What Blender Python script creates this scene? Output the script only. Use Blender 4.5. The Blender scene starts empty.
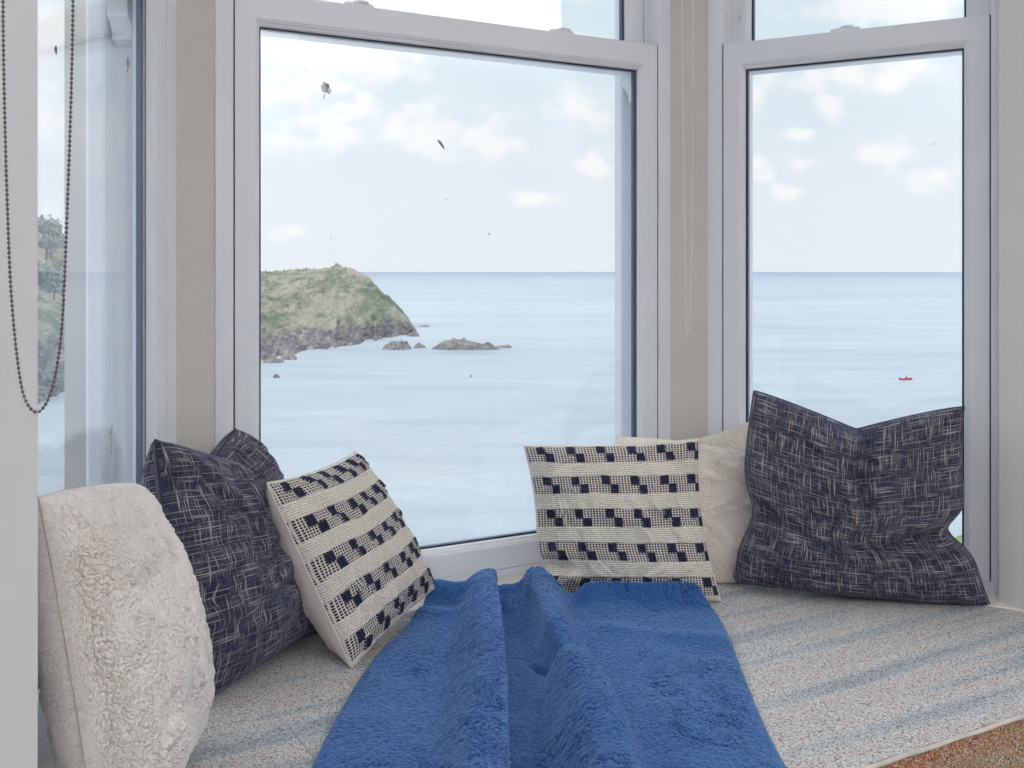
import bpy, bmesh, math, random
import numpy as np
from mathutils import Vector, Matrix
random.seed(4)
C = bpy.context.scene.collection
E = 1.235            # eye height above the floor
F = 1000.0           # focal length in pixels of a 1024 px wide frame
HS = .742            # eye above the seat
SEAT = E - HS
R = math.radians

# ------------------------------------------------------------------ helpers
def P(px, py, Y):
    return Vector(((px - 512) / F * Y, Y, E + (270 - py) / F * Y))
def tag(o, label=None, cat=None, group=None, kind=None):
    if label: o['label'] = label
    if cat: o['category'] = cat
    if group: o['group'] = group
    if kind: o['kind'] = kind
    return o
def empty(name, loc=(0, 0, 0)):
    o = bpy.data.objects.new(name, None); C.objects.link(o); o.location = loc
    o.empty_display_size = .05
    return o
def link(name, me, mat, parent=None, smooth=True):
    o = bpy.data.objects.new(name, me); C.objects.link(o)
    for m in (mat if isinstance(mat, (list, tuple)) else [mat]): me.materials.append(m)
    if smooth:
        me.polygons.foreach_set('use_smooth', [True] * len(me.polygons))
    if parent:
        o.parent = parent
        if parent.type == 'EMPTY':
            o.matrix_parent_inverse = Matrix.Translation(-parent.location) if parent.rotation_euler.z == 0 else (Matrix.LocRotScale(parent.location, parent.rotation_euler, None)).inverted()
        else:
            o.matrix_parent_inverse = Matrix.LocRotScale(parent.location, parent.rotation_euler, None).inverted()
    return o
class MB:
    """collects polygons for one mesh"""
    def __init__(s): s.v = []; s.f = []; s.mi = []
    def add(s, vs, fs, mi=0):
        k = len(s.v); s.v += [tuple(p) for p in vs]
        s.f += [tuple(i + k for i in f) for f in fs]; s.mi += [mi] * len(fs)
    def prism(s, poly, z0, z1, mi=0):
        n = len(poly)
        s.add([(x, y, z0) for x, y in poly] + [(x, y, z1) for x, y in poly],
              [tuple(range(n))[::-1], tuple(range(n, 2 * n))] + [(i, (i + 1) % n, (i + 1) % n + n, i + n) for i in range(n)], mi)
    def box(s, a, b, T=lambda p: p, mi=0):
        x0, y0, z0 = a; x1, y1, z1 = b
        vs = [T(q) for q in ((x0,y0,z0),(x1,y0,z0),(x1,y1,z0),(x0,y1,z0),(x0,y0,z1),(x1,y0,z1),(x1,y1,z1),(x0,y1,z1))]
        s.add(vs, [(3,2,1,0),(4,5,6,7),(0,1,5,4),(1,2,6,5),(2,3,7,6),(3,0,4,7)], mi)
    def tube(s, pts, r, n=8, closed=False, mi=0):
        pts = [Vector(p) for p in pts]; m = len(pts); vs = []
        for i, p in enumerate(pts):
            a = pts[(i - 1) % m] if (closed or i) else p
            b = pts[(i + 1) % m] if (closed or i < m - 1) else p
            t = (b - a).normalized()
            h = Vector((0, 0, 1)) if abs(t.z) < .9 else Vector((1, 0, 0))
            x = t.cross(h).normalized(); y = t.cross(x)
            rr = r[i] if isinstance(r, (list, tuple)) else r
            vs += [p + (x * math.cos(2 * math.pi * k / n) + y * math.sin(2 * math.pi * k / n)) * rr for k in range(n)]
        fs = []
        for i in range(m if closed else m - 1):
            for k in range(n):
                j = (i + 1) % m
                fs.append((i * n + k, i * n + (k + 1) % n, j * n + (k + 1) % n, j * n + k))
        if not closed:
            fs += [tuple(range(n))[::-1], tuple((m - 1) * n + k for k in range(n))]
        s.add(vs, fs, mi)
    def ball(s, c, rx, ry, rz, nu=12, nv=8, T=None):
        vs = []; fs = []
        for j in range(nv + 1):
            th = math.pi * j / nv
            for i in range(nu):
                ph = 2 * math.pi * i / nu
                p = (c[0] + rx * math.sin(th) * math.cos(ph), c[1] + ry * math.sin(th) * math.sin(ph), c[2] + rz * math.cos(th))
                vs.append(T(p) if T else p)
        for j in range(nv):
            for i in range(nu):
                fs.append((j * nu + i, (j + 1) * nu + i, (j + 1) * nu + (i + 1) % nu, j * nu + (i + 1) % nu))
        s.add(vs, fs)
    def mesh(s, name):
        me = bpy.data.meshes.new(name); me.from_pydata(s.v, [], s.f)
        me.polygons.foreach_set('material_index', s.mi)
        bm = bmesh.new(); bm.from_mesh(me)
        bmesh.ops.recalc_face_normals(bm, faces=bm.faces); bm.to_mesh(me); bm.free()
        return me
    def build(s, name, mat, parent=None, smooth=False, bevel=0, seg=2):
        o = link(name, s.mesh(name), mat, parent, smooth)
        if bevel:
            m = o.modifiers.new('bevel', 'BEVEL'); m.width = bevel; m.segments = seg; m.limit_method = 'ANGLE'
        return o

# numpy noise
def _h(ix, iy, iz, seed):
    n = (ix * 374761393 + iy * 668265263 + iz * 2147483647 + seed * 1274126177) & 0xffffffff
    n = ((n ^ (n >> 13)) * 1274126177) & 0xffffffff
    n = ((n ^ (n >> 16)) * 2246822519) & 0xffffffff
    return ((n ^ (n >> 15)) & 0xffffff) / float(0xffffff)
def vn(x, y, z=0., seed=0):
    x = np.asarray(x, float); y = np.asarray(y, float); z = np.zeros_like(x) + z
    ix, iy, iz = [np.floor(a).astype(np.int64) for a in (x, y, z)]
    fx, fy, fz = x - ix, y - iy, z - iz
    fx, fy, fz = [a * a * a * (a * (a * 6 - 15) + 10) for a in (fx, fy, fz)]
    r = 0
    for a in (0, 1):
        for b in (0, 1):
            for c in (0, 1):
                w = (fx if a else 1 - fx) * (fy if b else 1 - fy) * (fz if c else 1 - fz)
                r = r + w * _h(ix + a, iy + b, iz + c, seed)
    return r * 2 - 1
def fbm(x, y, z=0., o=4, seed=0, g=.5):
    r = 0; a = 1; s = 0
    for k in range(o):
        r = r + a * vn(x * 2**k, y * 2**k, np.asarray(z) * 2**k, seed + k * 7); s += a; a *= g
    return r / s
def worley(x, y, seed=0):
    ix = np.floor(x).astype(np.int64); iy = np.floor(y).astype(np.int64)
    d1 = np.full(x.shape, 9.); d2 = np.full(x.shape, 9.)
    for a in (-1, 0, 1):
        for b in (-1, 0, 1):
            cx = ix + a + _h(ix + a, iy + b, ix * 0, seed); cy = iy + b + _h(ix + a, iy + b, ix * 0 + 5, seed)
            d = np.hypot(x - cx, y - cy)
            m = d < d1
            d2 = np.where(m, d1, np.minimum(d2, d)); d1 = np.where(m, d, d1)
    return d1, d2
def ss(a, b, x):
    t = np.clip((x - a) / (b - a), 0, 1); return t * t * (3 - 2 * t)

# ------------------------------------------------------------------ materials
def new_mat(name):
    m = bpy.data.materials.new(name); m.use_nodes = True
    nt = m.node_tree; nt.nodes.clear()
    return m, nt
def N(nt, t, **kw):
    n = nt.nodes.new(t)
    for k, v in kw.items():
        if k.startswith('_'): setattr(n, k[1:], v)
        else:
            kk = int(k[1:]) if k[0] == 'i' and k[1:].isdigit() else k.replace('__', ' ')
            n.inputs[kk].default_value = v
    return n
def L(nt, a, b): nt.links.new(a, b)
def math_(nt, op, a, b=None, c=None, clamp=False):
    n = nt.nodes.new('ShaderNodeMath'); n.operation = op; n.use_clamp = clamp
    for i, s in enumerate((a, b, c)):
        if s is None: continue
        if isinstance(s, (int, float)): n.inputs[i].default_value = s
        else: L(nt, s, n.inputs[i])
    return n.outputs[0]
def mixc(nt, f, a, b, mode='MIX'):
    n = nt.nodes.new('ShaderNodeMix'); n.data_type = 'RGBA'; n.blend_type = mode
    for i, s in ((0, f), (6, a), (7, b)):
        if isinstance(s, (int, float)): n.inputs[i].default_value = s
        elif isinstance(s, tuple): n.inputs[i].default_value = (*s[:3], 1)
        else: L(nt, s, n.inputs[i])
    return n.outputs[2]
def ramp(nt, f, stops, interp='LINEAR'):
    n = nt.nodes.new('ShaderNodeValToRGB'); n.color_ramp.interpolation = interp
    while len(n.color_ramp.elements) < len(stops): n.color_ramp.elements.new(.5)
    for e, (p, c) in zip(n.color_ramp.elements, stops):
        e.position = p; e.color = (*c, 1) if isinstance(c, tuple) else (c, c, c, 1)
    L(nt, f, n.inputs[0]); return n.outputs[0]
def noise(nt, vec, scale, detail=3, rough=.5, dist=0):
    n = N(nt, 'ShaderNodeTexNoise'); n.inputs['Scale'].default_value = scale
    n.inputs['Detail'].default_value = detail; n.inputs['Roughness'].default_value = rough
    n.inputs['Distortion'].default_value = dist
    if vec is not None: L(nt, vec, n.inputs['Vector'])
    return n.outputs[0]
def mapping(nt, vec, scale=(1, 1, 1), rot=(0, 0, 0), loc=(0, 0, 0)):
    n = N(nt, 'ShaderNodeMapping'); n.inputs['Scale'].default_value = scale
    n.inputs['Rotation'].default_value = rot; n.inputs['Location'].default_value = loc
    L(nt, vec, n.inputs[0]); return n.outputs[0]
def bsdf(nt, col, rough=.6, bump=None, bstr=.3, bdist=.002, spec=.4, sheen=0, sheen_tint=(1,1,1), metallic=0, disp=None):
    b = N(nt, 'ShaderNodeBsdfPrincipled')
    if isinstance(col, tuple): b.inputs['Base Color'].default_value = (*col, 1)
    else: L(nt, col, b.inputs['Base Color'])
    if isinstance(rough, (int, float)): b.inputs['Roughness'].default_value = rough
    else: L(nt, rough, b.inputs['Roughness'])
    b.inputs['Specular IOR Level'].default_value = spec
    b.inputs['Metallic'].default_value = metallic
    b.inputs['Sheen Weight'].default_value = sheen
    b.inputs['Sheen Roughness'].default_value = .4
    b.inputs['Sheen Tint'].default_value = (*sheen_tint, 1)
    if bump is not None:
        bp = N(nt, 'ShaderNodeBump'); bp.inputs['Strength'].default_value = bstr; bp.inputs['Distance'].default_value = bdist
        L(nt, bump, bp.inputs['Height']); L(nt, bp.outputs[0], b.inputs['Normal'])
    o = N(nt, 'ShaderNodeOutputMaterial'); L(nt, b.outputs[0], o.inputs[0])
    return b
def coord(nt, w='Object'): return N(nt, 'ShaderNodeTexCoord').outputs[w]
def simple(name, col, rough=.5, nscale=0, namt=.06, bstr=.1, bdist=.001, **kw):
    m, nt = new_mat(name)
    if nscale:
        c = coord(nt); f = noise(nt, c, nscale, 4)
        g = noise(nt, c, nscale * .13, 3)
        dark = tuple(x * (1 - namt * 2) for x in col); lite = tuple(min(1, x * (1 + namt)) for x in col)
        cc = ramp(nt, math_(nt, 'ADD', math_(nt, 'MULTIPLY', f, .5), math_(nt, 'MULTIPLY', g, .5)), [(.3, dark), (.7, lite)])
        bsdf(nt, cc, rough, bump=f, bstr=bstr, bdist=bdist, **kw)
    else: bsdf(nt, col, rough, **kw)
    return m

M = {}
M['upvc'] = simple('upvc', (.80, .82, .86), .32, 6, .015, .02)
M['upvc_seal'] = simple('rubber_seal', (.02, .022, .03), .5)
M['spacer'] = simple('glazing_spacer', (.06, .09, .17), .35)
M['plaster'] = simple('plaster', (.66, .62, .58), .75, 60, .025, .08)
M['plaster_light'] = simple('plaster_light', (.80, .765, .73), .75, 60, .02, .08)
M['wallwhite'] = simple('wall_paint', (.60, .61, .635), .7, 60, .02, .08)
M['sill'] = simple('sill_paint', (.78, .735, .69), .4, 30, .02, .05)
M['ceiling'] = simple('ceiling_paint', (.8, .8, .8), .8, 40, .02, .05)
M['skirt'] = simple('cream_gloss', (.75, .72, .68), .4, 20, .02, .05)
M['beads_dark'] = simple('antique_beads', (.16, .15, .15), .35, metallic=.9)
M['beads_light'] = simple('nickel_beads', (.95, .94, .92), .3, metallic=.2)
M['metal'] = simple('satin_metal', (.62, .62, .63), .35, metallic=.6)
M['render'] = simple('render_white', (.75, .75, .74), .8, 8, .03)
M['dropping'] = simple('dropping', (.16, .13, .10), .8, 400, .4)
def m_film(name, col, k):
    m, nt = new_mat(name); b = bsdf(nt, col, .8); t = N(nt, 'ShaderNodeBsdfTransparent'); mx = N(nt, 'ShaderNodeMixShader'); c = coord(nt)
    L(nt, ramp(nt, noise(nt, c, 700, 3, .7), [(.35, k), (.6, min(1., k + .45))]), mx.inputs[0]); L(nt, t.outputs[0], mx.inputs[1]); L(nt, b.outputs[0], mx.inputs[2])
    o = [q for q in nt.nodes if q.type == 'OUTPUT_MATERIAL'][0]; L(nt, mx.outputs[0], o.inputs[0]); return m
M['dropping_pale'] = m_film('dropping_pale', (.5, .46, .42), .2)
M['dropping'] = m_film('dropping_film', (.22, .18, .15), .5)

def m_glass():
    m, nt = new_mat('glass')
    t = N(nt, 'ShaderNodeBsdfTransparent'); t.inputs[0].default_value = (.99, .995, .995, 1)
    g = N(nt, 'ShaderNodeBsdfGlossy'); g.inputs['Roughness'].default_value = 0; g.inputs[0].default_value = (1, 1, 1, 1)
    fr = N(nt, 'ShaderNodeFresnel'); fr.inputs[0].default_value = 1.42
    # the same reflectance from either side of the sheet
    geo = N(nt, 'ShaderNodeNewGeometry')
    ior = math_(nt, 'ADD', 1.42, math_(nt, 'MULTIPLY', geo.outputs['Backfacing'], 1 / 1.42 - 1.42))
    L(nt, ior, fr.inputs[0])
    mx = N(nt, 'ShaderNodeMixShader'); L(nt, math_(nt, 'MINIMUM', fr.outputs[0], .5), mx.inputs[0])
    L(nt, t.outputs[0], mx.inputs[1]); L(nt, g.outputs[0], mx.inputs[2])
    o = N(nt, 'ShaderNodeOutputMaterial'); L(nt, mx.outputs[0], o.inputs[0])
    return m
M['glass'] = m_glass()

def m_wood():
    m, nt = new_mat('floor_boards')
    c = coord(nt); b = N(nt, 'ShaderNodeTexBrick'); L(nt, c, b.inputs[0])
    b.inputs['Color1'].default_value = (.42, .33, .24, 1); b.inputs['Color2'].default_value = (.36, .28, .2, 1)
    b.inputs['Mortar'].default_value = (.08, .06, .04, 1); b.inputs['Scale'].default_value = 1
    b.inputs['Brick Width'].default_value = 1.4; b.inputs['Row Height'].default_value = .12; b.inputs['Mortar Size'].default_value = .002
    g = noise(nt, mapping(nt, c, (2, 40, 1)), 3, 4)
    bsdf(nt, mixc(nt, .35, b.outputs[0], ramp(nt, g, [(.3, (.22, .16, .11)), (.7, (.5, .4, .3))])), .5)
    return m
M['boards'] = m_wood()

def m_tweed(name, stops, cell=1.0, spk=(.75, 1.25)):
    m, nt = new_mat(name)
    c = coord(nt)
    sep = N(nt, 'ShaderNodeSeparateXYZ'); L(nt, c, sep.inputs[0])
    # stripes run along local x (the long side of the seat)
    nv = noise(nt, mapping(nt, c, (.6, 13, 13)), 1, 2, .4)
    nv2 = noise(nt, mapping(nt, c, (1.6, 23, 23), loc=(5, 3, 1)), 1, 2, .5)
    st = math_(nt, 'SUBTRACT', math_(nt, 'ADD', math_(nt, 'MULTIPLY', nv, .62), math_(nt, 'MULTIPLY', nv2, .5)), .06)
    thread = noise(nt, mapping(nt, c,  (240, 360, 360)), 1, 2, .6)
    st2 = math_(nt, 'ADD', st, math_(nt, 'MULTIPLY', math_(nt, 'SUBTRACT', thread, .5), .34))
    col = ramp(nt, st2, stops)
    t2 = noise(nt, mapping(nt, c, (360, 420, 360), loc=(2, 2, 2)), 1, 1, .5)
    k = ramp(nt, t2, [(.36, .12), (.47, .85), (.56, 1.)])
    col = mixc(nt, .9, col, k, 'MULTIPLY')
    hi = ramp(nt, noise(nt, mapping(nt, c, (300, 380, 300), loc=(9, 2, 7)), 1, 1), [(.55, 0.), (.68, 1.)])
    col = mixc(nt, math_(nt, 'MULTIPLY', hi, .55), col, (.86, .83, .8))
    bsdf(nt, col, .9, bump=t2, bstr=.6, bdist=.002, spec=.15, sheen=.15)
    return m
M['tweed'] = m_tweed('striped_tweed', [(.26, (.32, .34, .38)), (.36, (.46, .50, .54)), (.43, (.57, .60, .62)), (.485, (.68, .66, .63)),
                                        (.53, (.64, .55, .53)), (.58, (.66, .64, .62)), (.64, (.46, .52, .56)), (.72, (.30, .33, .36))])
M['tweed_rust'] = m_tweed('rust_tweed', [(.30, (.12, .17, .17)), (.40, (.22, .26, .22)), (.46, (.38, .25, .14)), (.5, (.46, .17, .09)),
                                         (.56, (.35, .20, .12)), (.62, (.42, .33, .2)), (.7, (.14, .22, .22))], spk=(.7, 1.3))
M['piping'] = simple('cream_piping', (.62, .60, .56), .85, 300, .12, .4)

def m_linen():
    m, nt = new_mat('navy_slub_linen')
    uv = coord(nt, 'UV')
    def slub(sx, sy, off, a, b):
        n = noise(nt, mapping(nt, uv, (sx, sy, 1), loc=(off, off * 1.7, 0)), 1, 2, .55)
        return ramp(nt, n, [(a, 0.), (b, 1.)])
    h1 = slub(14, 400, 0, .57, .66); v1 = slub(400, 15, 8, .57, .66)
    h2 = slub(40, 520, 3, .50, .70); v2 = slub(520, 40, 5, .50, .70)
    big = noise(nt, mapping(nt, uv, (5, 5, 1)), 1, 3)
    base = ramp(nt, big, [(.3, (.017, .017, .036)), (.7, (.040, .044, .082))])
    thr = math_(nt, 'MAXIMUM', h2, v2)
    col = mixc(nt, math_(nt, 'MULTIPLY', thr, .60), base, (.17, .18, .25))
    col = mixc(nt, math_(nt, 'MULTIPLY', math_(nt, 'MAXIMUM', h1, v1), .62), col, (.66, .59, .55))
    hgt = math_(nt, 'ADD', h1, v1)
    bsdf(nt, col, .85, bump=math_(nt, 'ADD', hgt, thr), bstr=.5, bdist=.0012, spec=.2, sheen=.18, sheen_tint=(.6, .7, 1))
    return m
M['linen'] = m_linen()
M['linen_piping'] = simple('navy_piping', (.05, .05, .09), .8, 400, .2, .4)
def m_sherpa(name, col, dark):
    m, nt = new_mat(name)
    uv = coord(nt, 'UV')
    n = noise(nt, mapping(nt, uv, (1, 1, 1)), 420, 3, .7, .6)
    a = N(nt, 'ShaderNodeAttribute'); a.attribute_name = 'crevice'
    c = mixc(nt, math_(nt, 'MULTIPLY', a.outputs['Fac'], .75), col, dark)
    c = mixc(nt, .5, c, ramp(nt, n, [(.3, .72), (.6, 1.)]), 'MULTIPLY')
    bsdf(nt, c, .95, bump=n, bstr=.5, bdist=.003, spec=.1, sheen=.25)
    return m
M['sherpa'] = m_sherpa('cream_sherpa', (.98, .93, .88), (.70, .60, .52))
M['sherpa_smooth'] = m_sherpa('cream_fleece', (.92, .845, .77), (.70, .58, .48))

M['seam_beige'] = simple('seam_beige', (.62, .54, .46), .95, 300, .1, .3)
def m_woven():
    m, nt = new_mat('cream_navy_weave')
    uv = coord(nt, 'UV')
    at = lambda n_: (lambda a: (setattr(a, 'attribute_name', n_), a.outputs['Fac'])[1])(N(nt, 'ShaderNodeAttribute'))
    band, tuft = at('band'), at('tuft')
    sep = N(nt, 'ShaderNodeSeparateXYZ'); L(nt, uv, sep.inputs[0])
    wob = noise(nt, uv, 30, 2)
    def line(s, pitch, w):
        v = math_(nt, 'ADD', math_(nt, 'DIVIDE', s, pitch), math_(nt, 'MULTIPLY', wob, .5))
        t = math_(nt, 'ABSOLUTE', math_(nt, 'SUBTRACT', math_(nt, 'FRACT', v), .5))
        return ramp(nt, t, [(w - .05, 1.), (w + .05, 0.)])
    gx = line(sep.outputs[0], .0072, .17); gy = line(sep.outputs[1], .0062, .15)
    grid = math_(nt, 'MAXIMUM', gx, gy)
    gcol = mixc(nt, grid, (.035, .035, .06), (.74, .69, .61))
    # chunky braided rows
    v = math_(nt, 'ADD', math_(nt, 'DIVIDE', sep.outputs[1], .0052), math_(nt, 'MULTIPLY', noise(nt, uv, 60, 2), .9))
    row = math_(nt, 'ABSOLUTE', math_(nt, 'SUBTRACT', math_(nt, 'FRACT', v), .5))
    knot = noise(nt, mapping(nt, uv, (260, 190, 1)), 1, 2, .6)
    rh = math_(nt, 'ADD', math_(nt, 'MULTIPLY', row, -1.2), knot)
    ccol = ramp(nt, rh, [(-.15, (.50, .45, .38)), (.2, (.78, .73, .65)), (.5, (.88, .84, .77))])
    n2 = noise(nt, mapping(nt, uv, (400, 90, 1)), 1, 2)
    tcol = ramp(nt, n2, [(.35, (.014, .014, .035)), (.7, (.05, .05, .10))])
    col = mixc(nt, band, ccol, gcol); col = mixc(nt, tuft, col, tcol)
    hg = N(nt, 'ShaderNodeMix'); hg.data_type = 'FLOAT'
    L(nt, band, hg.inputs[0]); L(nt, rh, hg.inputs[2]); L(nt, math_(nt, 'MULTIPLY', grid, .5), hg.inputs[3])
    bsdf(nt, col, .9, bump=hg.outputs[0], bstr=.6, bdist=.0025, spec=.15)
    return m
M['woven'] = m_woven()
M['calico'] = simple('calico', (.80, .74, .67), .9, 12, .06, .3, .002)
def m_blanket():
    m, nt = new_mat('blue_fleece')
    c = coord(nt)
    n = noise(nt, c, 260, 3, .7, .8)
    n2 = noise(nt, c, 55, 3, .6, 1.5)
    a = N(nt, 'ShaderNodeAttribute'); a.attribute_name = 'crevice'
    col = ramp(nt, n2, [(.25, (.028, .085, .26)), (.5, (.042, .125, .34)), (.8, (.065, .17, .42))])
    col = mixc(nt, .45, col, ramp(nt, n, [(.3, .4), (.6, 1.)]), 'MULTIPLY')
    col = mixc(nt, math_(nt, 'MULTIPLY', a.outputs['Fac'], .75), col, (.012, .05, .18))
    bsdf(nt, col, .95, bump=n, bstr=.6, bdist=.004, spec=.08, sheen=.7, sheen_tint=(.45, .65, 1))
    return m
M['blanket'] = m_blanket()

# ------------------------------------------------------------------ plan of the bay (three sashes, 57 degree bends)
def lin(p, ang):
    a = R(ang); return Vector((*p, 0)), Vector((math.sin(a), math.cos(a), 0)), Vector((-math.cos(a), math.sin(a), 0))
LC = lin((-.531, 2.122), 61.65)
LR = lin((.611, 2.568), 118.75)
LL = lin((-.7166, 1.521), 4.65)
def at(Ln, u, w=0, z=0):
    p, d, n = Ln; q = p + d * u + n * w; return (q.x, q.y, z)
def on(Ln, px, w=0):
    """distance along a window plane at which a sight line of that image column meets it"""
    p, d, n = Ln; q = p + n * w; r = (px - 512) / F
    return (r * q.y - q.x) / (d.x - r * d.y)
def isect(A, wa, B, wb):
    pa = A[0] + A[2] * wa; pb = B[0] + B[2] * wb
    m = Matrix(((A[1].x, -B[1].x), (A[1].y, -B[1].y))); t = m.inverted() @ Vector((pb.x - pa.x, pb.y - pa.y))
    q = pa + A[1] * t[0]; return (q.x, q.y)
BU = Vector((math.sin(R(61.65)), math.cos(R(61.65)), 0)); BV = Vector((-BU.y, BU.x, 0))
ROT = math.atan2(BU.y, BU.x)
def uv2(u, v): q = BU * u + BV * v; return (q.x, q.y)
LineU = lambda u: (BU * u, BV, BU)         # a line running along v
LineV = lambda v: (BV * v, BU, BV)

SILL = E - .739; HEAD = 2.62; CEIL = 2.8
FW = .038
spans = {'C': (LC, -.0972, 1.0761), 'R': (LR, -.111, .597), 'L': (LL, -.219, .489)}

def ring(mb, T, uL, uR, zB, zT, prof, mi=0):
    """mitred rectangular frame; prof = closed polygon of (inset_u, inset_z, w)"""
    n = len(prof); vs = []
    for (su, sz) in ((0, 0), (1, 0), (1, 1), (0, 1)):
        for iu, iz, w in prof:
            vs.append(T((uR - iu if su else uL + iu, w, zT - iz if sz else zB + iz)))
    fs = []
    for k in range(4):
        for i in range(n):
            j = (i + 1) % n; k2 = (k + 1) % 4
            fs.append((k * n + i, k * n + j, k2 * n + j, k2 * n + i))
    mb.add(vs, fs, mi)

def sash(win, name, T, uL, uR, zB, zT, w0, latch=None):
    s = MB(); a, b = .043, .054
    prof = [(0, 0, w0), (a, b, w0), (a + .002, b + .0025, w0 + .002), (a + .0045, b + .006, w0 + .003), (a + .0055, b + .007, w0 + .0065), (a + .010, b + .013, w0 + .009),
            (a + .012, b + .015, w0 + .0175), (a + .012, b + .015, w0 + .038), (a + .004, b + .004, w0 + .046), (0, 0, w0 + .046)]
    ring(s, T, uL, uR, zB, zT, prof)
    so = s.build(name, M['upvc'], win, bevel=.0006, seg=1)
    g = MB(); x = .055; y = .069
    ring(g, T, uL, uR, zB, zT, [(x - .004, y - .004, w0 + .0215), (x + .0045, y + .003, w0 + .0215), (x + .0045, y + .003, w0 + .0335), (x - .004, y - .004, w0 + .0335)])
    g.build('glazing_spacer', M['spacer'], so)
    g = MB()
    ring(g, T, uL, uR, zB, zT, [(x - .002, y - .002, w0 + .0160), (x + .0022, y + .0026, w0 + .0168), (x + .0022, y + .0026, w0 + .0172), (x - .002, y - .002, w0 + .0172)])
    g.build('glazing_seal', M['upvc_seal'], so)
    p = MB(); p.box((uL + x - .006, w0 + .0175, zB + y - .006), (uR - x + .006, w0 + .0212, zT - y + .006), T)
    p.box((uL + x - .006, w0 + .0338, zB + y - .006), (uR - x + .006, w0 + .0375, zT - y + .006), T)
    p.build('pane', M['glass'], so)
    return so

WIN = {}
def window(idx, key, label):
    Ln, u0, u1 = spans[key]
    T = lambda q: at(Ln, q[0], q[1], q[2])
    o = empty('window_%d' % idx, at(Ln, (u0 + u1) / 2, 0, SILL)); tag(o, label, 'window', kind='structure')
    WIN[key] = o
    f = MB()
    zb = SILL - .03; zt = HEAD; fz = E - .7165 - zb      # bottom frame rail shows ~25 mm
    prof = [(0, 0, -.003), (FW - .004, fz, -.003), (FW, fz, 0), (FW, fz, .004), (FW + .0, fz, .047), (FW + .007, fz + .003, .048), (FW + .007, fz + .003, .053), (FW, fz, .055),
            (FW, fz, .104), (FW + .040, fz + .02, .106), (FW + .043, fz + .022, .112), (FW + .043, fz + .022, .138), (FW + .03, fz + .01, .150), (0, 0, .165)]
    ring(f, T, u0, u1, zb, zt, prof)
    fr = f.build('window_frame', M['upvc'], o, bevel=.0006, seg=1)
    # dark weather seals in the gap between the frame and the sliding sash
    zs0, zs1 = E - .7155, E + .588
    g = MB()
    for a, b in ((u0 + FW - .0005, u0 + FW + .0032), (u1 - FW - .0032, u1 - FW + .0005)):
        g.box((a, .0015, zs0), (b, .030, zs1), T)
    g.build('weather_seal', M['upvc_seal'], fr)
    gp = .003
    lo = sash(o, 'lower_sash', T, u0 + FW + gp, u1 - FW - gp, zs0, zs1, .0)
    up = sash(o, 'upper_sash', T, u0 + FW + gp, u1 - FW - gp, zs1 - .068, HEAD - .045, .056)
    g = MB()
    for a, b in ((u0 + FW + .0005, u0 + FW + .003), (u1 - FW - .003, u1 - FW - .0005)):
        g.box((a, .0575, zs1), (b, .08, HEAD - .05), T)
    g.build('weather_seal', M['upvc_seal'], fr)
    # sash horns hanging below the upper sash
    for side in (0, 1):
        h = MB(); a = u0 + FW + gp if side == 0 else u1 - FW - gp; s = 1 if side == 0 else -1; z = zs1 - .068
        pr = [(0, 0), (.044, 0), (.044, -.018), (.040, -.03), (.030, -.040), (.024, -.052), (.022, -.07), (0, -.075)]
        vs = [T((a + s * x, .058, z + dz)) for x, dz in pr] + [T((a + s * x, .100, z + dz)) for x, dz in pr]
        n = len(pr)
        h.add(vs, [tuple(range(n)), tuple(range(n, 2 * n))[::-1]] + [(i, (i + 1) % n, (i + 1) % n + n, i + n) for i in range(n)])
        h.build('sash_horn', M['upvc'], up, bevel=.001)
    return o, T, zs1
def lock(win_key, px, zs1):
    Ln = spans[win_key][0]; u = on(Ln, px, .02)
    T = lambda q: at(Ln, u + q[0], .022 + q[1], zs1 + q[2])
    m = MB()
    n = 24; prof = []
    for j in range(5):
        t = j / 4; sc = math.cos(t * math.pi / 2 * .75); z = .002 + .0095 * math.sin(t * math.pi / 2)
        for i in range(n):
            a = 2 * math.pi * i / n
            x = .036 * abs(math.cos(a)) ** .6 * (1 if math.cos(a) > 0 else -1); y = .011 * abs(math.sin(a)) ** .8 * (1 if math.sin(a) > 0 else -1)
            prof.append(T((x * (sc * .25 + .75), y * sc, z)))
    base = [T((.038 * math.cos(2 * math.pi * i / n), .013 * math.sin(2 * math.pi * i / n), 0)) for i in range(n)]
    vs = base + prof
    fs = [tuple(range(n))[::-1], tuple(5 * n + i for i in range(n))]
    for j in range(5):
        for i in range(n): fs.append((j * n + i, j * n + (i + 1) % n, (j + 1) * n + (i + 1) % n, (j + 1) * n + i))
    m.add(vs, fs)
    so = [c for c in WIN[win_key].children if c.name.startswith('lower_sash')][0]
    l = m.build('sash_lock', M['upvc'], so, smooth=True)
    k = MB(); k.tube([T((-.012, -.002, .010)), T((0, -.006, .0135)), T((.020, -.009, .0125))], [.004, .0042, .003], 10)
    k.build('lever', M['upvc'], l, smooth=True)
for args in ((1, 'C', 'wide white sash window in the middle of the bay looking onto the headland'),
             (2, 'R', 'white sash window right of the middle one, red boat visible through it'),
             (3, 'L', 'white sash window seen at a steep angle on the left side of the bay')):
    _, _, ZS = window(*args)
for k, px in (('C', 359), ('C', 562), ('R', 845)): lock(k, px, ZS)

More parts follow.
